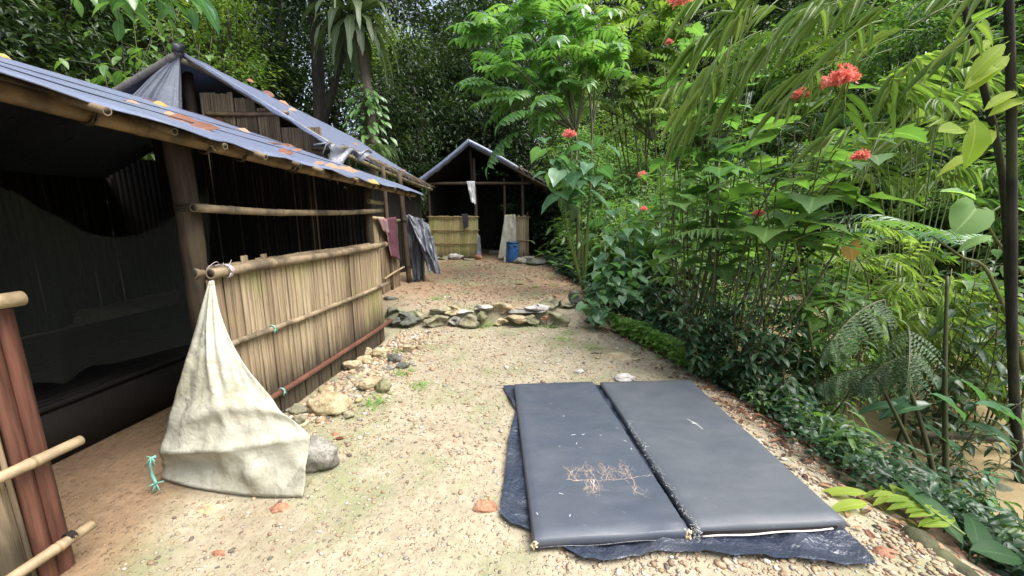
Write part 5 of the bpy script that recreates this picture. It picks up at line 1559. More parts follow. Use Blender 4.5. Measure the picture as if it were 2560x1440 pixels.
# first rows behind the huts (px in the photo, distance)
put("light", col(610, 11.0), 11.0, .88, .4, "bright yellow-green tree behind the gable hut's ridge")
put("light", col(1010, 17), 17, 1.0, 2.0, "yellow-green tree far behind between the gable hut and far hut")
for px, Y, kd, s in ((60, 8.6, "dark2", .85), (-120, 7.5, "dark", .9), (200, 9.6, "dark", .9), (330, 11, "dark2", 1.0), (470, 12.5, "dark", 1.0), (700, 13.2, "dark2", 1.0), (760, 15.5, "dark", 1.1),
                     (860, 16, "dark", 1.0), (985, 13.6, "dark2", .78), (1050, 15.2, "dark", .85), (1110, 17, "dark2", 1.1), (1200, 15.9, "dark", .95), (1260, 18, "dark2", 1.1), (1330, 16.5, "dark", .9),
                     (1290, 22, "light", 1.1), (1420, 19, "light", .95), (1500, 22, "dark", 1.2), (1560, 17, "light", .85), (1640, 20, "mid", 1.2), (1750, 18, "light", .8), (1720, 23, "dark", 1.2), (1850, 19, "mid", 1.2),
                     (100, 13, "tall", .9), (420, 16, "tall", .9), (640, 19, "tall", .9), (1380, 25, "tall", 1.0), (1010, 23, "tall", 1.0), (1200, 24, "tall", 1.0), (1240, 20, "dark", 1.25), (1135, 21, "dark", 1.2), (1085, 27, "dark2", 1.5), (960, 26, "dark", 1.3), (1580, 26, "tall", 1.0), (1700, 28, "tall", 1.2), (1850, 26, "tall", 1.1), (1500, 31, "tall", 1.4), (1950, 30, "tall", 1.2), (1620, 34, "tall", 1.6), (1780, 33, "dark", 2.0), (1930, 24, "dark", 1.5), (2060, 27, "dark", 1.7),
                     (540, 15, "dark", 1.2), (250, 14, "dark", 1.2), (560, 22, "dark", 1.5), (1240, 28, "dark2", 1.6), (1450, 29, "dark", 1.6), (350, 18, "dark2", 1.4), (60, 17, "dark", 1.4)):
    put(kd, col(px, Y), Y, s)
for px, Y, s in ((1040, 12.9, .8), (1000, 12.0, .7), (1340, 13.0, .8), (1390, 12.2, .75), (1400, 14.5, 1.0), (1330, 15.5, 1.0), (1250, 16.2, 1.0), (1180, 17, 1.0), (930, 13.0, 1.0), (860, 13.0, 1.0), (1460, 13.4, .8), (1430, 16.5, 1.0), (780, 12.5, 1.1)):
    put("bush", col(px, Y), Y, s)
# the far bank of the river
k = 0
for Y in np.arange(-1.5, 26, 1.15):
    x0 = float(farb(Y))
    for dx in (.6, 1.9, 3.6):
        kd = ("bush", "bushl", "bushb", "bush", "bushl")[k % 5]; k += 1
        x = x0 + dx + ru(-.5, .5); y = Y + ru(-.5, .5)
        if x > 1.6 * y + 9: continue
        put(kd, x, y, ru(.75, 1.25))
for (x, y, kd, s) in ((14.5, 10, "mid", 1.1), (16, 13, "dark", 1.0), (13.6, 14.5, "mid", 1.0), (12.2, 17.5, "light", .9), (10.9, 20.5, "mid", 1.1), (14, 20, "dark", 1.1), (10, 24, "dark2", 1.2), (17, 17, "mid", 1.2), (19.5, 14.5, "dark", 1.1), (13, 25, "dark", 1.3), (19, 21, "light", 1.1), (8.5, 29, "dark", 1.3), (16, 27, "mid", 1.5), (22, 19, "tall", 1.0), (18, 24, "tall", 1.0), (12, 30, "tall", 1.0), (23, 25, "dark", 1.4), (5, 32, "dark", 1.5), (26, 22, "mid", 1.6), (15.8, 11.2, "bushb", 1.5), (18, 12.4, "mid", .9)):
    put(kd, x, y, s)

for (x, y, kd, s) in ((2.6, 6.2, "bush", .62), (2.3, 7.4, "bushl", .7), (3.2, 7.2, "bush", .7), (2.5, 8.8, "bush", .8), (3.1, 9.0, "bushl", .9), (2.3, 10.9, "bush", .9), (3.0, 10.8, "bush", 1.1), (2.6, 12.4, "bush", 1.2), (3.9, 8.4, "bush", .6), (3.6, 12.5, "bushl", 1.2), (4.4, 10.2, "bush", .6), (2.2, 14.5, "mid", .7), (3.6, 15, "mid", .8), (2.6, 13.6, "bush", 1.1), (5.2, 13.0, "bush", .7)):
    put(kd, x, y, s, None, "shrub of the near river bank beyond the step", 0, None, "shrubs along the near river bank")
# --- trunk with a bird's nest fern and climbing leaves ---------------------------------
Yt = 11.2
bt = np.array([col(925, Yt), Yt, .25])
tt = plant("forest_tree", "pale slender trunk carrying a big bird's nest fern behind the gable hut", "tree", bt)
mb = MB(); tp = curve([bt, P(930, 330, Yt), P(915, 200, Yt), P(895, 60, Yt), P(885, -120, Yt)], 8)
mb.tube(tp, np.linspace(.15, .10, len(tp)), 10, .5 + .3 * np.sin(np.arange(len(tp)))); mb.build("trunk", "bark_pale", tt)
lc = LC(); cst = MB()
for k in range(26):
    h_ = along(tp, .9); p = P(885 + ru(-90, 90), ru(-190, -60), Yt + ru(-.8, .8))
    g = rng.normal(0, .5, (120, 3)); lc.leaves("far", p + g, rng.normal(0, 1, (120, 3)) + [0, 0, -.3], np.column_stack([rng.normal(0, .4, (120, 2)), np.ones(120)]), ru(.14, .2, 120), .08, .4 + rng.normal(0, .2, 120))
lc.build("crown", "leaf_forest", tt)
bn_c = P(885, 40, Yt - .1)
bf = plant("birds_nest_fern", "bird's nest fern with long hanging strap leaves high on the pale trunk", "fern", bn_c)
lc = LC()
for k in range(36):
    a = k * 2.4; ring = k / 36
    D0 = np.array([math.cos(a), math.sin(a), .75 - 1.9 * ring])
    n = 7; ln = ru(1.2, 2.0); w = ru(.18, .27)
    pts = [bn_c + np.array([math.cos(a), math.sin(a), 0]) * .1]
    d = nrm(D0)
    for i in range(n):
        pts.append(pts[-1] + d * ln / n); d = nrm(d + np.array([0, 0, -.62 if i > 1 else -.2]))
    pts = np.array(pts); side_ = nrm(np.cross(np.gradient(pts, axis=0), [0, 0, 1.0]))
    wv = w * np.array([.35, .8, 1, 1, .9, .65, .35, .03])
    rows = np.array([pts + side_ * wv[:, None] * .5 + [0, 0, .01], pts, pts - side_ * wv[:, None] * .5 + [0, 0, .01]])
    rows[0] += .015 * np.sin(np.arange(8) * 2.2 + k)[:, None]; rows[2] += .015 * np.sin(np.arange(8) * 2.6 + k)[:, None]
    lc.add(rows.reshape(-1, 3), [(r * 8 + i, r * 8 + i + 1, (r + 1) * 8 + i + 1, (r + 1) * 8 + i) for r in (0, 1) for i in range(7)], np.full(24, .35 + ru(-.2, .35)), np.concatenate([np.ones(8), np.zeros(8), np.ones(8)]))
lc.build("fronds", "leaf_strap", bf)
mb = MB()
for k in range(80):
    p = bn_c + rng.normal(0, .09, 3); mb.tube([p, p + [ru(-.05, .05), ru(-.05, .05), -ru(.15, .5)]], [.02, .006], 4, ru(0, .5))
mb.build("root_mass", "thatch", bf)
cl_ = plant("climbing_plant", "cluster of glossy climbing leaves low on the pale trunk", "climber", P(925, 370, Yt - .1))
lc = LC(); st = MB()
for k in range(120):
    q = ru(0, 1); p = P(915 + ru(-8, 14), 215 + 145 * q, Yt - .16)
    a = ru(0, 6.28); h = np.array([math.cos(a), math.sin(a) * .8 - .4, ru(-.5, .2)]); e = p + h * ru(.1, .5) * (.5 + q)
    st.tube([p, e], .005, 4, .4, False)
    lc.leaves("ellip", e, h + [0, 0, -.5], [ru(-.3, .3), -.5, 1], ru(.20, .34), ru(.09, .14), ru(.2, 1))
st.build("stem", "stem", cl_); lc.build("foliage", "leaf_bright", cl_)
ge = plant("grassy_plant", "tuft of arching grass-like leaves behind the gable hut's eave", "plant", P(935, 400, 10.6))
lc = LC()
for k in range(110):
    a = ru(0, 6.28); p = P(935 + ru(-14, 14), 385 + ru(-8, 14), 10.6)
    pts = [p]; d = nrm([math.cos(a), math.sin(a), 1.4]); ln = ru(.5, .9)
    for i in range(6): pts.append(pts[-1] + d * ln / 6); d = nrm(d + [0, 0, -.55])
    lc.tube(pts, np.linspace(.010, .003, 7), 3, ru(.2, 1), False)
lc.build("foliage", "leaf_bamboo", ge)
# two dark trunks behind the gable hut
for (px0, px1, Y, r, lb) in ((790, 775, 12.0, .20, "dark thick trunk rising behind the gable hut's roof"), (705, 690, 14.5, .14, "thin dark trunk left of the thick trunk behind the gable hut"), (640, 600, 15.5, .12, "thin leaning trunk behind the yellow-green tree")):
    b0 = np.array([col(px0, Y), Y, .2])
    t = plant("forest_tree", lb, "tree", b0)
    mb = MB(); pp = curve([b0, P(px0 + 8, 250, Y), P(px1, -150, Y)], 12); mb.tube(pp, np.linspace(r, r * .7, len(pp)), 12, .4 + .25 * np.sin(np.arange(len(pp)) * 1.3)); 
    if r > .18: q = curve([P(800, 330, Y), P(840, 200, Y - .2), P(880, 30, Y)], 8); mb.tube(q, np.linspace(.13, .06, len(q)), 8, .3)
    mb.build("trunk", "bark", t)
    lc = LC()
    for k in range(30):
        p = P(px1 + ru(-110, 110), ru(-260, 40), Y + ru(-1, 1)); g = rng.normal(0, .45, (80, 3))
        lc.leaves("far", p + g, rng.normal(0, 1, (80, 3)) + [0, 0, -.3], np.column_stack([rng.normal(0, .4, (80, 2)), np.ones(80)]), ru(.14, .22, 80), .08, .4 + rng.normal(0, .2, 80))
    lc.build("crown", "leaf_forest", t)

# --- shrubs behind the low hut at the top left ------------------------------------------
def branchy(name, label, base, tips, tpl, mat, n, ll, lw, r=.012, pet=.04, q0=.3, droop=-.35, tint=.5, stem="stem", group=None, cat="shrub", flowers=(), bend=.10, sub=0, up=.2):
    t = plant(name, label, cat, base, group)
    lc, st = LC(), MB()
    for tip in tips:
        pts = stalk(st, base, tip, r, r * .35, bend)
        leafy(lc, st, pts, tpl, n, ll, lw, q0, pet, droop, tint, up=up)
        for k in range(sub):
            q = ru(q0, .9); p = along(pts, q); a = ru(0, 6.28); l = np.linalg.norm(np.asarray(tip) - base) * ru(.12, .28)
            sp_ = stalk(st, p, p + np.array([math.cos(a), math.sin(a), ru(-.1, .6)]) * l, r * .5, r * .2, .1)
            leafy(lc, st, sp_, tpl, max(4, n // 2), ll * .9, lw * .9, .15, pet, droop, tint, up=up)
    st.build("stem", stem, t); lc.build("foliage", mat, t)
    for c, rr in flowers:
        fm = LC(); flower_head(fm, np.asarray(c, float), rr); fm.build("flower_head", "petal", t)
    return t
Yb = 8.6
branchy("leafy_shrub", "shrub with drooping oval leaves behind the low hut's ridge", np.array([col(330, Yb), Yb, .1]),
        [P(px, py, Yb + ru(-.5, .5)) for px, py in ((230, 60), (200, 130), (260, 120), (300, 60), (340, 130), (260, 170), (380, 100), (420, 150), (330, 20), (215, 185), (400, 30))], "ellip", "leaf_mid", 10, .36, .15, .014, .05, .45, -.55, .75, sub=4)
branchy("overhanging_branch", "bright leafy branch drooping into the top of the photo at left", P(330, -160, 5.6),
        [P(300, 60, 5.5), P(335, 40, 5.4), P(440, 30, 5.6), P(485, 25, 5.6), P(180, 0, 5.6), P(395, 10, 5.5), P(270, 20, 5.6)], "ellip", "leaf_bright", 8, .34, .14, .008, .03, .35, -.75, .7, cat="branch")
branchy("overhanging_branch", "single large dark green leaf spray hanging at the top beside the bright branch", P(455, -120, 5.6), [P(490, 0, 5.6)], "ellip", "leaf_cool", 4, .55, .2, .008, .03, .6, -.5, .4, cat="branch")
branchy("leafy_shrub", "broad-leaved shrub right behind the gable hut's apex", np.array([col(470, 9.4), 9.4, .1]),
        [P(px, py, 9.4 + ru(-.5, .5)) for px, py in ((390, 60), (430, 70), (480, 60), (500, 110), (450, 20), (530, 90), (420, 130))], "ellip", "leaf_mid", 10, .26, .11, .014, .05, .5, -.5, .45, sub=3)

# --- the bright pinnate tree right of the far hut -----------------------------------------
Yp = 7.6
bp = on(1452, 742); bp[1] = 7.4; bp = np.array([P(1452, 560, 7.4)[0], 7.4, gz(P(1452, 560, 7.4)[0], 7.4)])
pt = plant("pinnate_tree", "bright green tree with glossy feather leaves leaning over the path by the far hut", "tree", bp)
lc, st = LC(), MB(); tr = MB()
tips = [P(px, py, Yp + dy) for px, py, dy in ((1240, 100, .2), (1290, 170, -.3), (1330, 90, .4), (1390, 140, -.2), (1430, 60, .5), (1250, 225, .3), (1320, 250, -.2), (1400, 210, .4), (1470, 130, 0), (1460, 230, .3), (1500, 60, .6), (1350, 20, .6), (1290, 40, .5), (1400, 300, .2), (1530, 170, .4))]
crn = P(1440, 330, Yp)
tr.tube(curve([bp + [0, 0, -.1], P(1446, 620, 7.45), P(1444, 470, 7.5), crn], 8), np.linspace(.045, .028, 22), 8, .5)
tr.tube(curve([bp + [.06, .1, -.1], P(1470, 560, 7.5), P(1480, 330, 7.6), P(1465, 150, 7.7)], 8), np.linspace(.035, .018, 24), 8, .4)
for q in tips:
    pp = stalk(tr, crn if q[0] < 1.5 else P(1480, 330, 7.6), q, .020, .010, .08, .5)
    for k in range(6):
        az = math.pi + ru(-1.9, 1.9) if k < 4 else ru(0, 6.28)
        frond(lc, lc, q + rng.normal(0, .08, 3), az, ru(.6, .9), ru(.2, .7), ru(.7, 1.3), 8, ru(.25, .33), ru(.095, .13), "lance", ru(.35, .9), .005, .2, .7)
for px, py, az, up_, dr in ((1262, 385, 3.6, -.4, .9), (1285, 372, 3.4, -.2, 1.0), (1415, 430, -1.6, -1.0, .5), (1400, 440, -2.2, -1.0, .4), (1330, 330, 3.6, .2, 1.0), (1370, 300, -2.2, .2, 1.0), (1270, 300, 3.4, .3, .9), (1310, 330, -2.6, .2, 1.2)):
    frond(lc, lc, P(px + 25, py - 45, Yp - .5), az, .75, up_, dr, 8, .30, .11, "lance", .3, .006, .2, .75)
tr.build("trunk", "stem", pt); lc.build("crown", "leaf_bright", pt)

# a second, yellower pinnate clump above
pt2 = plant("pinnate_tree", "yellow-green feather-leaved tree filling the top centre behind the bright one", "tree", np.array([col(1640, 9.5), 9.5, gz(col(1640, 9.5), 9.5)]))
lc, st = LC(), MB(); tr = MB()
for px, py, dy in ((1480, -20, 0), (1540, 40, .4), (1600, 10, 0), (1650, 60, .3), (1700, 20, -.2), (1560, 110, .2), (1620, 140, 0), (1680, 150, .5), (1500, 100, .6), (1590, 200, .2), (1740, 90, 0), (1640, 230, .3), (1530, 190, .5), (1560, 260, .2), (1700, 260, .3), (1620, 300, .1), (1480, 260, .4)):
    q = P(px, py, 9.3 + dy); stalk(tr, np.array([col(1640, 9.5), 9.5, -.4]) if py < 150 else P(1630, 350, 9.5), q, .028, .010, .06)
    for k in range(6):
        frond(lc, st, q + rng.normal(0, .12, 3), ru(0, 6.28), ru(.6, .95), ru(.1, .8), ru(.7, 1.4), 7, ru(.24, .33), ru(.10, .14), "lance", ru(.2, .9), .005, .2, .7)
tr.build("trunk", "stem", pt2); st.build("leaf_stalk", "stem_green", pt2); lc.build("crown", "leaf_yellow", pt2)

# --- heart-leaf and pagoda-flower shrubs -----------------------------------------------------
def B(px, Y): 
    x = P(px, 560, Y)[0]; return np.array([x, Y, gz(x, Y)])
branchy("pagoda_flower_shrub", "shrub with broad heart leaves and a red flower head right of the far hut's roof", B(1465, 6.3),
        [P(px, py, 6.1 + ru(-.3, .3)) for px, py in ((1420, 350), (1400, 400), (1480, 350), (1380, 380), (1450, 420), (1510, 330), (1430, 375), (1360, 345))], "heart", "leaf_cool", 6, .34, .27, .014, .14, .66, -.3, .6, "stem_green", flowers=[(P(1423, 343, 6.0), .085)], up=-.5)
branchy("leafy_shrub", "mid-height shrub with overlapping green leaves left of the river gap", B(1590, 6.4),
        [P(px, py, 6.2 + ru(-.4, .4)) for px, py in ((1500, 470), (1560, 460), (1620, 455), (1680, 470), (1530, 520), (1600, 520), (1660, 530), (1480, 520), (1720, 520), (1570, 560))], "heart", "leaf_cool", 8, .24, .165, .011, .10, .45, -.25, .45, "stem_green", flowers=[(P(1606, 442, 6.0), .06), (P(1608, 526, 5.8), .05)], up=-.2)
branchy("heart_leaf_plant", "low heart-leaved plant on the path edge above the step", B(1520, 5.6),
        [P(px, py, 5.45 + ru(-.35, .3)) for px, py in ((1480, 640), (1530, 600), (1490, 690), (1550, 650), (1590, 700), (1620, 640), (1475, 720), (1530, 720), (1570, 720), (1640, 720), (1605, 680), (1510, 560))], "heart", "leaf_cool", 7, .20, .155, .007, .07, .35, -.3, .75, "stem_green", up=-.35)
branchy("heart_leaf_plant", "sprawling heart-leaved plant nearer the mattress side of the step", B(1500, 5.0),
        [P(px, py, 4.95 + ru(-.2, .2)) for px, py in ((1470, 745), (1500, 725), (1540, 745), (1500, 770), (1450, 735), (1560, 735))], "heart", "leaf_cool", 5, .17, .135, .006, .06, .4, -.3, .8, "stem_green", up=-.35)
# near lobed-leaf shrubs
branchy("pagoda_flower_shrub", "near shrub of dark lobed leaves with two big red flower heads", B(1880, 3.3),
        [P(px, py, 3.25 + dy) for px, py, dy in ((2080, 225, 0), (1990, 260, .1), (2140, 300, -.1), (1950, 320, .2), (2060, 340, -.2), (2200, 330, .1), (2120, 390, 0), (1900, 380, .1))], "lobed", "leaf_mid", 6, .33, .27, .011, .15, .60, -.12, .55, "stem", flowers=[(P(2098, 212, 2.62), .078), (P(2000, 246, 2.7), .045), (P(2150, 398, 2.7), .045)], up=.1)
branchy("pagoda_flower_shrub", "tall shrub of lobed leaves with a red flower head at the photo's top edge", B(1745, 4.4),
        [P(px, py, 4.3 + dy) for px, py, dy in ((1700, 20, 0), (1690, 120, .2), (1740, 180, -.2), (1830, 90, .1), (1800, 210, 0), (1660, 170, .3), (1740, 60, .2), (1860, 200, 0), (1880, 120, .2), (1780, 280, .1), (1720, 300, 0))], "lobed", "leaf_bright", 7, .31, .25, .012, .13, .55, -.15, .45, "stem", flowers=[(P(1703, 6, 4.2), .10), (P(1672, 108, 4.2), .03)], up=.1)
branchy("pagoda_flower_shrub", "shrub with wide lobed leaves and a small red flower above the fern fronds", B(1830, 4.0),
        [P(px, py, 3.9 + dy) for px, py, dy in ((1690, 430, 0), (1760, 420, .1), (1830, 440, -.1), (1900, 430, .1), (1720, 480, .2), (1860, 480, 0), (1980, 430, .1), (2000, 480, 0), (1650, 420, .2))], "lobed", "leaf_mid", 6, .28, .23, .010, .13, .55, -.15, .5, "stem", flowers=[(P(1896, 540, 3.7), .045)], up=.1)
branchy("leafy_shrub", "tangled green shrub in the middle of the right bank", B(1760, 5.6),
        [P(px, py, 5.5 + ru(-.6, .6)) for px, py in ((1650, 380), (1700, 350), (1760, 380), (1640, 470), (1690, 520), (1760, 500), (1810, 560), (1720, 590), (1680, 600), (1640, 560), (1800, 400), (1850, 340), (1780, 620), (1700, 660))], "ellip", "leaf_mid", 12, .20, .085, .010, .05, .3, -.3, .4, "stem", sub=3)

# --- dark small-leaved shrub beside the mattress ----------------------------------------------
for (bx, Yd, tl, lb) in (
    (1800, 3.45, ((1720, 720), (1760, 700), (1800, 740), (1700, 780), (1780, 800), (1840, 760), (1740, 860), (1830, 820), (1700, 740)), "dark small-leaved shrub next to the far corner of the wide mattress"),
    (1900, 3.15, ((1860, 740), (1920, 760), (1960, 800), (2010, 760), (1900, 840), (1980, 860), (2050, 830), (1880, 880), (1940, 700)), "dark small-leaved shrub midway along the wide mattress"),
    (2010, 3.0, ((2000, 880), (2060, 870), (1960, 930), (2090, 930), (2040, 960), (2110, 860)), "low dark shrub between the mattress and the bright bamboo grass")):
    branchy("small_leaf_shrub", lb, B(bx, Yd), [P(x, y, Yd + ru(-.25, .35)) for x, y in tl], "ellip", "leaf_dark", 13, .105, .048, .010, .018, .30, -.2, .5, "stem", sub=6)
for (bx, Yd, tl, lb) in (
    (1680, 4.6, ((1640, 720), (1690, 690), (1740, 720), (1660, 780), (1720, 790), (1620, 700), (1760, 680)), "dark small-leaved shrub behind the bright ground cover"),
    (1950, 4.4, ((1880, 640), (1950, 620), (2020, 650), (1900, 700), (1990, 710), (2060, 700), (1930, 760), (1840, 690), (2010, 780)), "dark shrub behind the leaning feather frond stem"),
    (2420, 5.0, ((2380, 640), (2440, 610), (2500, 640), (2540, 700), (2360, 700), (2460, 700)), "dark shrub at the water's edge left of the slender trunks")):
    branchy("small_leaf_shrub", lb, B(bx, Yd), [P(x, y, Yd + ru(-.35, .45)) for x, y in tl], "ellip", "leaf_dark", 12, .13, .058, .010, .02, .25, -.2, .5, "stem", sub=6)
for (bx, Yd, tl, tpl, mt, n_, ll, lw, lb) in (
    (2120, 3.1, ((2060, 720), (2110, 690), (2170, 730), (2090, 790), (2160, 820), (2210, 760), (2040, 800), (2140, 880)), "lance", "leaf_mid", 10, .14, .045, "narrow-leaved shrub in front of the bright bamboo grass"),
    (2440, 3.3, ((2390, 720), (2440, 690), (2500, 720), (2550, 760), (2410, 800), (2480, 820), (2540, 840), (2430, 880)), "ellip", "leaf_dark", 10, .13, .055, "dark leafy shrub left of the slender trunk over the water"),
    (2580, 3.6, ((2500, 600), (2540, 570), (2580, 620), (2520, 680), (2570, 720), (2480, 660)), "heart", "leaf_mid", 8, .16, .12, "heart-leaved climber around the slender trunk"),
    (2060, 3.5, ((1990, 570), (2050, 560), (2110, 600), (2020, 640), (2090, 680), (2150, 640), (1960, 660)), "lobed", "leaf_mid", 7, .20, .16, "lobed-leaved shrub under the yellowed leaf")):
    branchy("leafy_shrub", lb, B(bx, Yd), [P(x, y, Yd + ru(-.25, .35)) for x, y in tl], tpl, mt, n_, ll, lw, .009, .03, .25, -.25, .5, "stem", sub=5)
for (x, y, kd, sc_) in ((2.35, 9.3, "bushl", .95), (2.2, 8.1, "bushl", .8), (2.7, 10.9, "bushl", 1.15), (3.3, 9.8, "mid", .6), (2.9, 6.6, "mid", .48), (3.7, 6.9, "mid", .5), (4.3, 8.2, "mid", .55)):
    put(kd, x, y, sc_, None, "shrub of the near river bank beyond the step", 0, None, "shrubs along the near river bank")
branchy("leafy_shrub", "sparse leafy shrub on the bank below the slender trunk", B(2440, 2.7), [P(x, y, 2.7 + ru(-.2, .3)) for x, y in ((2400, 1060), (2460, 1030), (2530, 1060), (2560, 1000), (2430, 1150), (2510, 1160), (2560, 1120), (2360, 1130))], "lance", "leaf_dark", 8, .12, .038, .007, .03, .3, -.25, .5, "stem", sub=4)
# slender bare stems standing up through the bank
for k, (x0, y0, x1, y1, Yd, lb) in enumerate(((1795, 1000, 1798, 440, 3.5, "thin straight sapling through the lobed leaves"), (1985, 960, 1870, 420, 3.7, "thin leaning sapling with few leaves by the dark shrub"), (1870, 950, 1878, 560, 3.6, "bare thin sapling by the dark shrub"))):
    t = plant("sapling", lb, "sapling", B(x0, Yd)); st = MB(); lc = LC()
    pts = curve([B(x0, Yd), (B(x0, Yd) + P(x1, y1, Yd + .3)) / 2 + [.03, 0, 0], P(x1, y1, Yd + .3)], 8); st.tube(pts, np.linspace(.013, .006, len(pts)), 7, .5)
    leafy(lc, st, pts, "lobed", 7, .20, .16, .6, .1, -.1, .4)
    st.build("stem", "stem", t); lc.build("foliage", "leaf_mid", t)

# --- bamboo overhanging from the right -------------------------------------------------------
def bamboo_spray(lc, st, p, d, n, ln, w, tint, droop=.5, ang=.6):
    d = nrm(d)
    l = ru(.25, .5)
    pts = [np.asarray(p, float)]
    dd = d.copy()
    for i in range(5):
        pts.append(pts[-1] + dd * l / 5); dd = nrm(dd + [0, 0, -.12])
    st.tube(pts, np.linspace(.004, .0015, 6), 4, .6, False)
    for k in range(n):
        q = along(np.array(pts), .25 + .75 * (k + .5) / n)
        s = 1 if k % 2 else -1
        side_ = nrm(np.cross(dd, [0, 0, 1.0]))
        D = nrm(dd + side_ * s * ru(.2, ang) + np.array([0, 0, -droop * ru(.6, 1.5)]))
        lc.leaves("bam", q, D, nrm(np.array([0, 0, 1.0]) + side_ * s * .5 + rng.normal(0, .2, 3)), ln * ru(.7, 1.2), w * ru(.8, 1.2), tint + ru(-.25, .25))
def bamboo(name, label, culms, sprays, ln, w, mat="leaf_bamboo", tint=.5, n=8, droop=.55, base=None, r=.02, mat_st="stem_green", spread=.1, big=False):
    t = plant(name, label, "bamboo", base if base is not None else culms[0][0])
    st, lc = MB(), LC()
    for c in culms:
        pts = curve(c, 10); st.tube(pts, np.linspace(r, r * .3, len(pts)), 8, .4)
    for (p, d, cnt) in sprays:
        for k in range(cnt):
            if big and rng.random() < .45: continue
            bamboo_spray(lc, st, np.asarray(p) + rng.normal(0, spread, 3), np.asarray(d) + rng.normal(0, .42, 3), n, ln * ru(.75, 1.25), w, tint + ru(-.2, .25), droop * ru(.5, 1.3), ru(.4, 1.1))
    st.build("culm", mat_st, t); lc.build("foliage", mat, t)
    return t
Ya = 2.7
bb = np.array([4.3, 2.6, gz(4.3, 2.6)])
spr = [(P(px, py, Ya + dy), (-1, -.15, -.2), c) for px, py, dy, c in ((2260, 10, .2, 5), (2200, 40, 0, 6), (2130, 30, .1, 5), (2100, 80, 0, 6), (2180, 110, -.1, 6), (2240, 90, 0, 5), (2280, 150, .1, 4), (2050, 40, .2, 4), (2120, 140, .1, 5), (2330, 60, 0, 5), (2020, -20, .1, 4), (2380, 20, .1, 4), (1920, -30, .3, 3), (2330, -40, 0, 5), (2200, -60, 0, 5), (2420, 90, 0, 3))]
bamboo("bamboo", "bamboo sprays with long hanging leaves arching over from the top right", [[bb, P(2700, 0, 2.6), P(2400, -120, 2.65), P(2150, 0, 2.7), P(2050, 90, 2.75)], [bb + [.1, .2, 0], P(2750, 60, 2.8), P(2450, 0, 2.7), P(2260, 70, 2.7)]], spr, .27, .019, "leaf_bamboo", .55, 6, .42, bb, .016, 'stem_green', .16, True)
Ya2 = 3.2
bb2 = np.array([5.0, 3.4, gz(5.0, 3.4)])
spr = [(P(px, py, Ya2 + dy), (-1, 0, -.5), c) for px, py, dy, c in ((1850, 130, 0, 5), (1810, 180, .1, 5), (1900, 20, 0, 5), (1860, 60, .1, 4), (1780, 235, 0, 3), (1960, 0, 0, 4), (1880, 100, 0, 4))]
bamboo("bamboo", "yellow-green bamboo spray hanging left of the large arching bamboo", [[bb2, P(2500, -160, 3.4), P(2150, -120, 3.3), P(1900, 40, 3.2), P(1790, 220, 3.2)]], spr, .33, .020, "leaf_yellow", .6, 6, .6, bb2, .012, 'stem_green', .12, True)
# bright bamboo-like plants behind
for (bx, Yd, tl, mt, lb, ln) in (
    (2330, 5.2, ((2230, 160), (2300, 190), (2360, 170), (2200, 230), (2280, 250), (2380, 240), (2420, 200), (2250, 300), (2340, 300), (2160, 220), (2430, 280)), "leaf_yellow", "bright bamboo clump behind the pagoda flowers", .34),
    (2200, 6.0, ((2230, 330), (2180, 400), (2260, 380), (2320, 350), (2150, 440), (2240, 450), (2320, 430), (2100, 470), (2380, 400), (2060, 430)), "leaf_bamboo", "pale green bamboo clump just above the fern fronds", .32),
    (1960, 7.4, ((1900, 250), (1960, 300), (1860, 330), (1920, 400), (1850, 420), (2000, 360), (2040, 290), (1980, 460)), "leaf_dark", "dark bamboo clump behind the near lobed leaves", .30),
    (2470, 6.5, ((2420, 430), (2480, 450), (2540, 420), (2400, 500), (2500, 520), (2560, 500), (2450, 480)), "leaf_mid", "green bamboo clump by the right edge over the river", .32)):
    bs = B(bx, Yd); 
    sp = [(P(x, y, Yd + ru(-.5, .5)), (ru(-1, 1), ru(-1, .2), .15), 4) for x, y in tl]
    bamboo("bamboo", lb, [[bs, (bs + p) / 2 + [0, 0, .25], p] for p, _, _ in sp], sp, ln, .040, mt, .55, 7, .35, bs, .012, "stem_green", .2)
# bamboo grass clump leaning over the water
bs = B(2230, 4.3)
tl = [(2110, 640), (2150, 680), (2090, 700), (2180, 720), (2230, 700), (2140, 760), (2220, 770), (2290, 760), (2070, 740), (2340, 790), (2260, 820), (2180, 820), (2380, 830), (2320, 860), (2420, 850), (2390, 900), (2450, 880), (2130, 820), (2260, 750), (2300, 720), (2330, 820), (2060, 690), (2100, 780), (2200, 660)]
sp = [(P(x, y, 4.2 + ru(-.4, .4)), (ru(-.6, 1), ru(-1, .3), -.05), 15) for x, y in tl]
bamboo("bamboo_grass", "bright yellow-green bamboo grass clump hanging over the river", [[bs, (bs + p) / 2 + [0, 0, .18], p] for p, _, _ in sp], sp, .16, .026, "leaf_yellow", .75, 9, .35, bs, .008, "stem_green", .16)
lc = LC(); st = MB()
dg = plant("dry_grass", "dry brown hanging grass blades under the bright bamboo grass", "grass tuft", B(2300, 3.9))
for k in range(190):
    p = P(ru(2120, 2460), ru(900, 960), 3.9 + ru(-.3, .3)); d = nrm([ru(-.5, .5), ru(-.4, .2), -1.0]); l = ru(.1, .38)
    st.tube([p, p + d * l * .5 + [0, 0, .01], p + d * l], .0016, 3, .4, False); lc.leaves("blade", p + d * l, d, rng.normal(size=3), ru(.04, .08), .012, ru(0, .7))
st.build("stem", "stem", dg); lc.build("foliage", "dead_leaf", dg)

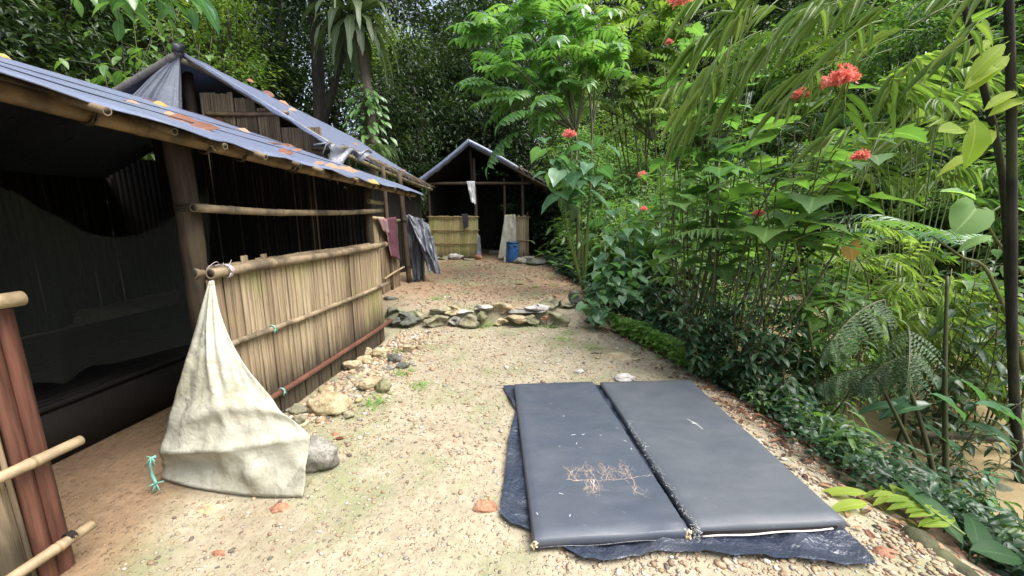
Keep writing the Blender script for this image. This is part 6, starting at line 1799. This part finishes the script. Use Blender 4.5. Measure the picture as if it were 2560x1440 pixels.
# --- ferns and long fronds -----------------------------------------------------------------------
def fern(name, label, base, fr, mat, ll, lw, pairs, tpl="lance", cat="fern", rr=.010, stem="stem_green", **kw):
    t = plant(name, label, cat, base)
    lc, st = LC(), MB()
    for (p, az, ln, up_, dr) in fr:
        if np.linalg.norm(np.asarray(p) - base) > .12:
            q = curve([base, (np.asarray(base) + p) / 2 + [0, 0, .05], p], 8); st.tube(q, np.linspace(rr, rr * .7, len(q)), 7, .6)
        frond(lc, st, p, az, ln, up_, dr, pairs, ll, lw, tpl, ru(.3, .7), rr * .7, .05, .35, .35, -.1, True, **kw)
    st.build("stem", stem, t); lc.build("foliage", mat, t)
    return t
fb = B(2150, 3.2)
fern("palm_fern", "long feather frond arching across the middle of the right side", fb, [(P(1900, 590, 3.3), 2.9, .75, .30, .75), (P(1985, 600, 3.1), .35, 1.0, .25, .75), (P(2140, 560, 3.6), .1, .95, .15, .6)], "leaf_mid", .20, .034, 18, "lance", "fern", .012)
fern("palm_fern", "darker feather fronds behind the yellowed leaf", B(2300, 4.6), [(P(2330, 600, 4.6), 2.7, 1.0, .35, .6), (P(2330, 590, 4.5), 3.3, 1.1, .25, .75), (P(2350, 610, 4.6), .3, .9, .4, .8), (P(2340, 590, 4.4), -2.2, .9, .3, .8), (P(2300, 570, 4.8), 1.9, .9, .5, .8)], "leaf_cool", .24, .045, 15, "lance", "fern", .012)
# finely divided tree-fern fronds
def bifrond(lc, st, p0, az, ln, up_, dr, pairs, pl, ll, lw, tint):
    h = np.array([math.cos(az), math.sin(az), 0]); side_ = np.array([-h[1], h[0], 0])
    pts = [np.asarray(p0, float)]
    for e in up_ - dr * np.linspace(0, 1, 10): pts.append(pts[-1] + ln / 10 * (h * math.cos(e) + np.array([0, 0, math.sin(e)])))
    pts = np.array(pts); st.tube(pts, np.linspace(.008, .002, 11), 5, .5, False)
    for k in range(pairs):
        q = .08 + .9 * k / pairs; p = along(pts, q); pr = math.sin(math.pi * min(1, .25 + .75 * q)) ** .8
        for s in (-1, 1):
            a2 = az + s * ru(1.0, 1.25)
            frond(lc, st, p, a2, pl * pr * ru(.75, 1.2), up_ - dr * q - ru(.0, .35), ru(.3, .8), 10, ll * (.5 + .5 * pr) * ru(.85, 1.2), lw * 1.2, "needle", tint + ru(-.25, .25), .0018, .06, .45, .3, 0)
tf = plant("tree_fern", "dark finely divided fern fronds drooping beside the groundcover", "fern", B(2330, 2.75))
lc, st = LC(), MB()
for px, py, az, ln, up_, dr in ((2150, 760, 3.5, .75, -.1, .9), (2210, 830, -2.3, .65, -.1, .9), (2240, 900, 3.3, .6, .1, 1.1), (2180, 930, 2.9, .55, 0, .8)):
    p = P(px + 60, py - 10, 2.7); q = curve([B(2330, 2.75), P(2260, 1060, 2.75), p], 8); st.tube(q, np.linspace(.016, .008, len(q)), 7, .3)
    bifrond(lc, st, p, az, ln, up_, dr, 15, .26, .040, .013, .45)
st.build("stem", "stem", tf); lc.build("foliage", "leaf_fern", tf)
# leaning stems with large drooping leaves
ls_ = plant("broadleaf_sapling", "group of leaning dark stems with long drooping leaves near the bottom right", "sapling", B(2345, 2.6))
lc, st = LC(), MB()
for (pts_, n_) in (([(2335, 1250, 2.5), (2260, 1080, 2.55), (2190, 940, 2.6)], 3), ([(2350, 1250, 2.5), (2300, 1050, 2.6), (2235, 880, 2.7)], 3), ([(2365, 1230, 2.6), (2362, 960, 2.65), (2368, 690, 2.75)], 4)):
    c = curve([P(*q) for q in pts_], 10); sm = MB(); sm.tube(c, np.linspace(.020, .009, len(c)), 8, .35); sm.build("stem", "stem", ls_)
for (px, py, az, l) in ((2330, 985, -.2, .34), (2400, 950, .1, .32), (2440, 1010, 0, .36), (2330, 1010, 3.0, .32), (2300, 1060, -.4, .30), (2420, 1060, -.6, .34), (2350, 1090, -.9, .28), (2460, 1085, -.3, .30), (2280, 990, -2.9, .28), (2480, 1010, -.4, .28), (2250, 1010, 2.8, .26)):
    p = P(px, py, 2.6 + ru(-.15, .25)); D = np.array([math.cos(az), math.sin(az) * .5, ru(-.5, -.1)])
    lc.tube([p - nrm(D) * .12 + [0, 0, .05], p], .003, 4, .6, False); lc.leaves("ellip", p, D, [ru(-.2, .2), -.3, 1], l, l * .30, ru(.2, .6))
None; lc.build("foliage", "leaf_cool", ls_)
# slender dark trunks at the right edge
tb = plant("slender_tree", "slender dark tree trunk standing at the photo's right edge", "tree", P(2548, 1160, 2.8))
mb = MB(); c = curve([P(2552, 1230, 2.8), P(2532, 900, 2.8), P(2530, 550, 2.8), P(2528, 250, 2.8), P(2520, -60, 2.8)], 10); mb.tube(c, np.linspace(.030, .023, len(c)), 10, .3 + .2 * np.sin(np.arange(len(c)))); mb.build("trunk", "bark", tb)
lc2 = LC(); st2 = lc2
for (px, py, az, l, w, t_, dz) in ((2510, 110, 3.4, .30, .10, .8, -.8), (2520, 140, 2.9, .30, .10, .7, -.7), (2545, 210, .3, .26, .09, .9, -.5), (2500, 160, 3.6, .26, .09, .9, -.4), (2555, 110, 0, .24, .09, .9, -.6), (2480, 100, 3.1, .26, .08, .8, -.5), (2540, 230, 2.8, .22, .08, .9, -.3), (2560, 250, 3.0, .24, .09, .9, -.2)):
    p = P(px, py, 2.75); lc2.leaves("ellip", p, [math.cos(az), -.2, dz], [0, -.5, .8], l, w, t_)
    st2.tube([p, P(2528, py - 10, 2.8)], .003, 4, .4, False)
lc2.build("crown", "leaf_lime", tb)
tb2 = plant("slender_tree", "thin dark stem leaning from the top toward the trunk at the right edge", "tree", P(2535, 1180, 2.9))
mb = MB(); c = curve([P(2540, 1190, 2.95), P(2522, 700, 2.95), P(2505, 430, 2.9), P(2455, 200, 2.9), P(2415, 30, 2.9), P(2395, -80, 2.9)], 8); mb.tube(c, np.linspace(.026, .016, len(c)), 9, .25); mb.build("trunk", "bark", tb2)
lc2 = LC(); st2 = lc2
for (px, py, az, l, w, t_, N_) in ((2420, 310, .2, .24, .15, .3, (0, -.9, .5)), (2345, 330, .4, .20, .13, .6, (0, -.7, .7)), (2490, 330, 3.0, .22, .12, .9, (.3, -.8, .5))):
    p = P(px, py, 2.75); lc2.leaves("ellip", p, [math.cos(az), -.1, -.5 if px > 2400 else .25], N_, l, w, t_); st2.tube([p, (p + P(2480, 320, 2.9)) / 2 + [0, 0, .03], P(2480, 320, 2.9)], .003, 4, .4, False)
lc2.leaves("ellip", P(2435, 300, 2.6), [.25, -.1, -1], [0, -1, .2], .30, .19, .4)
for (px, py, dx, dz, l) in ((2330, 420, -1, .35, .0), (2445, 385, -1, -.30, .28)):
    if l: lc2.leaves("lance", P(px, py, 2.7), [dx, -.1, dz], [0, -.4, 1], l, .085, .9)
lc2.build("crown", "leaf_lime", tb2)
rl = plant("round_leaf_plant", "arching stem with one large round pale leaf near the right edge", "plant", B(2500, 3.4))
st2, lc2 = MB(), LC()
c = curve([B(2520, 3.4), P(2560, 1000, 3.3), P(2480, 700, 3.3), P(2400, 640, 3.3), P(2330, 590, 3.3)], 8); st2.tube(c, np.linspace(.022, .007, len(c)), 8, .9)
c = curve([P(2560, 690, 3.3), P(2470, 560, 3.3), P(2520, 500, 3.3)], 8); st2.tube(c, np.linspace(.012, .007, len(c)), 7, .8)
p = P(2440, 520, 3.25); lc2.leaves("round", p, [-.55, -.25, -.55], [-.15, -.95, .45], .27, .26, .45)
c2 = [P(2470, 540, 3.28), p]; st2.tube(c2, .005, 5, .8, False)
for (px, py, D, N_, l, w) in ((2350, 480, (1, 0, .1), (0, -.4, 1), .34, .10), (2480, 590, (-1, 0, -.3), (0, -.4, 1), .26, .09), (2540, 520, (.4, -.2, -.2), (0, -.4, 1), .26, .13)):
    lc2.leaves("ellip", P(px, py, 3.2), D, N_, l, w, .6)
st2.build("stem", "stem", rl); lc2.build("foliage", "leaf_pale", rl)
yl = plant("yellowed_leaf_plant", "thin stem with a hanging yellowed leaf in front of the fern fronds", "plant", B(2180, 3.6))
st2, lc2 = MB(), LC(); c = curve([B(2180, 3.6), P(2170, 760, 3.4), P(2125, 610, 3.3)], 8); st2.tube(c, .005, 6, .5)
lc2.leaves("lobed", P(2122, 612, 3.28), [.5, -.1, -.85], [-.2, -1, .2], .17, .15, .4); st2.build("stem", "stem", yl); lc2.build("foliage", "leaf_yellowed", yl)

# --- ground cover ---------------------------------------------------------------------------------
gc = LC()
def cover(n, fn, tpl, l, w, hmax, tint, tv=.2):
    q = np.array([fn() for _ in range(n)]); z = H(q[:, 0], q[:, 1])
    pp = np.column_stack([q, z + hmax * rng.random(n) ** .8 + .01])
    a = ru(0, 6.28, n)
    gc.leaves(tpl, pp, np.column_stack([np.cos(a), np.sin(a), ru(-.4, .4, n)]), np.column_stack([rng.normal(0, .35, (n, 2)) + [0, -.2], np.ones(n)]), l * np.exp(rng.normal(0, .3, n)), w * np.exp(rng.normal(0, .2, n)), tint + rng.normal(0, tv, n))
def bankpt(y0, y1, d0, d1):
    def f():
        y = ru(y0, y1)
        if y < 1.75: return (edge(y) + ru(max(d0, .5), d1), y)
        return (edge(y) + ru(d0, d1) + .1 * math.sin(y * 5), y)
    return f
cover(3300, bankpt(1.35, 3.6, .16, 1.5), "heart", .036, .028, .18, .4)
cover(1500, bankpt(1.6, 3.4, .25, 1.5), "ellip", .06, .024, .30, .45)
cover(1600, bankpt(.7, 1.7, .35, 1.6), "heart", .05, .040, .14, .3)
cover(1600, bankpt(5.6, 10.5, .12, 1.2), "ellip", .12, .05, .3, .35)
cover(1600, bankpt(5.0, 12, .5, 1.8), "heart", .13, .09, .4, .3)
tag(gc.build("ground_cover", "leaf_dark"), None, None, None, "stuff")
sg = "seedlings on the bank beside the mattresses"
seeds = [branchy("seedling", "small leafy seedling growing on the bank beside the mattresses", np.array([0, 0, -60.0]), [np.array([ru(-.12, .12), ru(-.12, .12), -60 + ru(.22, .4)]) for _ in range(4)], tp_, mt_, 7, l_, w_, .004, .02, .25, -.25, .5, "stem_green", sg, "seedling", sub=1)
         for tp_, mt_, l_, w_ in (("ellip", "leaf_mid", .085, .034), ("heart", "leaf_cool", .065, .05), ("blade", "leaf_mid", .14, .022))]
for k in range(24):
    y = ru(1.75, 3.7); x = edge(y) + (.26 if y > 2.1 else .62) + abs(rng.normal(0, .45))
    o = copy_tree(seeds[k % 3]) if k > 2 else seeds[k]
    o.location = (x, y, gz(x, y) - .02); o.rotation_euler = (0, 0, ru(0, 6.28)); q = ru(.6, 1.15); o.scale = (q, q, q)
gc = LC()
def patch():
    y = ru(3.45, 5.0); return (edge(y) + .06 + abs(rng.normal(.0, .5)), y)
cover(4200, patch, "heart", .05, .040, .22, .6)
cover(1400, patch, "ellip", .07, .026, .22, .7)
def tufts():
    x, y = ((.62, 4.5), (.95, 4.2), (.75, 4.75), (-1.05, 3.5), (-1.2, 5.9), (-1.1, 2.9), (-.35, 5.1), (.3, 5.1), (.1, 5.12), (.55, 5.05), (-1.3, 4.1), (-.8, 3.2))[rng.integers(0, 12)]
    return (x + rng.normal(0, .06), y + rng.normal(0, .05))
cover(700, tufts, "ellip", .024, .012, .03, .6)
tag(gc.build("bright_ground_cover", "leaf_fresh"), None, None, None, "stuff")

# --- the cut frond and broad leaves at bottom right --------------------------------------------------
cf = plant("cut_frond", "cut bright green frond lying at the corner of the wide mattress", "frond", on(2230, 1290))
lc, st = LC(), MB()
a0, a1 = on(2400, 1385) + [0, 0, .11], on(2185, 1245) + [0, 0, .06]
pts = curve([a0, (a0 + a1) / 2 + [0, 0, .04], a1], 8); st.tube(pts, np.linspace(.006, .003, len(pts)), 6, .9)
dd = nrm(a1 - a0); sd_ = np.array([-dd[1], dd[0], 0])
for k in range(9):
    for s in (-1, 1):
        q = along(pts, .15 + .82 * k / 9)
        lc.leaves("ellip", q, dd * .5 + sd_ * s + [0, 0, ru(-.25, .15)], [ru(-.3, .3), ru(-.3, .3), 1], ru(.10, .15), ru(.034, .048), ru(.1, .9))
lc.leaves("ellip", [on(2165, 1255) + [0, 0, .05]], [-1, .15, .05], [0, -.2, 1], .24, .062, .7); lc.leaves("ellip", [on(2165, 1280) + [0, 0, .05]], [-1, -.05, .02], [0, -.2, 1], .19, .062, .8)
st.build("stem", "stem_green", cf); lc.build("foliage", "leaf_lime", cf)
bl = plant("broad_leaf_plant", "dark glossy broad leaves beside the cut frond at the bottom right", "plant", on(2430, 1390))
lc, st = LC(), MB(); bq = on(2395, 1370)
for (px, py, D, l, w, t_) in ((2400, 1385, (-.12, .55, .45), .30, .11, .6), (2360, 1330, (-.5, .7, .15), .24, .10, .2), (2440, 1410, (.4, .4, .3), .24, .10, .3), (2420, 1400, (.9, -.2, .1), .22, .1, .3), (2470, 1330, (.6, -.2, .1), .2, .12, .2)):
    p = on(px, py) + [0, 0, .06]; lc.tube([p - [0, 0, .1], p], .004, 5, .5); lc.leaves("ellip", p, D, [0, -.45, 1], l, w, t_)
lc.build("foliage", "leaf_broad", bl)
for k in range(16):
    y = ru(1.5, 4.6); x = edge(y) + ru(.3, 1.9); a = ru(0, 6.28); l = ru(.25, .8); z = max(gz(x, y), -.64)
    d_ = np.array([math.cos(a), math.sin(a), ru(-.05, .3)])
    mb = MB(); mb.tube(curve([np.array([x, y, z]) - d_ * l * .5 + [0, 0, .03], np.array([x, y, z + .05]), np.array([x, y, z + .03]) + d_ * l * .5], 5), np.linspace(.011, .004, 10), 6, ru(.2, .9))
    tag(mb.build("fallen_twig", "bark" if k % 2 else "thatch", None, True, (x, y, z)), "thin fallen twig littering the river bank", "twig", "fallen twigs on the river bank")
# logs
def log(label, p0, p1, r, sd=0, name="log", mat="log"):
    t = np.linspace(0, 1, 16); pts = lerp(p0, p1, t)
    for i, q in enumerate(t): pts[i] += .25 * r * np.array([noise3((q * 4 + sd, 0, 0)), noise3((q * 4 + sd, 3, 0)), noise3((q * 5 + sd, 6, 0))])
    mb = MB(); mb.tube(pts, [r * (1 + .18 * noise3((q * 7 + sd, 1, 9)) - .15 * q) for q in t], 14, .5 + .3 * np.sin(t * 9 + sd))
    return tag(mb.build(name, mat, None, True, pts.mean(0)), label, "log")
log("mossy log edging the upper path by the far hut", on(1345, 640) + [.1, 0, .02], on(1465, 715) + [.12, 0, .0], .15, 1)
log("mossy rounded log end beside the wide mattress", on(2050, 1185) + [.05, .05, -.03], on(2180, 1240) + [.06, 0, -.04], .055, 3)
log("mossy log at the bottom right corner of the path", on(2270, 1350) + [.06, .05, -.05], on(2520, 1520) + [.05, 0, -.06], .07, 5)
log("dark bough lying over the river at the right edge", P(2290, 1085, 3.1), P(2640, 1105, 3.2), .032, 7, "fallen_bough", "bark")
log("pale split stump standing by the heart-leaf shrubs", on(1462, 700) + [0, .1, -.05], P(1440, 585, on(1462, 700)[1] + .1), .04, 9, "stump", "bamboo_pale")

# ================================================================== LIGHT
w = bpy.data.worlds.new("World"); SC.world = w; w.use_nodes = True
nt = w.node_tree
bg = nt.nodes["Background"]
sky = nt.nodes.new("ShaderNodeTexSky"); sky.sky_type = "NISHITA"; sky.sun_disc = False
SUN_EL, SUN_AZ = R(62), R(118)        # azimuth clockwise from +Y: high, behind and to the right
sky.sun_elevation = SUN_EL; sky.sun_rotation = SUN_AZ
sky.air_density = 1.0; sky.dust_density = 4.0; sky.ozone_density = 1.0
hs = nt.nodes.new("ShaderNodeHueSaturation"); hs.inputs["Saturation"].default_value = .62
nt.links.new(sky.outputs[0], hs.inputs["Color"]); nt.links.new(hs.outputs[0], bg.inputs["Color"])
bg.inputs["Strength"].default_value = .135
sl = bpy.data.lights.new("sun", "SUN"); so = bpy.data.objects.new("sun", sl); COL.objects.link(so)
sl.energy = 2.3; sl.angle = R(42); sl.color = (1, .97, .92)
d = Vector((math.sin(SUN_AZ) * math.cos(SUN_EL), math.cos(SUN_AZ) * math.cos(SUN_EL), math.sin(SUN_EL)))
so.rotation_euler = (-d).to_track_quat("-Z", "Y").to_euler(); so.location = (3, -5, 14)

SC.render.engine = "CYCLES"
SC.view_settings.view_transform = "Standard"; SC.view_settings.look = "None"
SC.view_settings.exposure = 1.4; SC.view_settings.gamma = 1.0; SC.view_settings.use_curve_mapping = False
SC.cycles.use_denoising = True
SC.cycles.max_bounces = 6; SC.cycles.diffuse_bounces = 3; SC.cycles.glossy_bounces = 3; SC.cycles.transmission_bounces = 4; SC.cycles.transparent_max_bounces = 8
SC.cycles.caustics_reflective = False; SC.cycles.caustics_refractive = False
SC.cycles.sample_clamp_indirect = 6.0
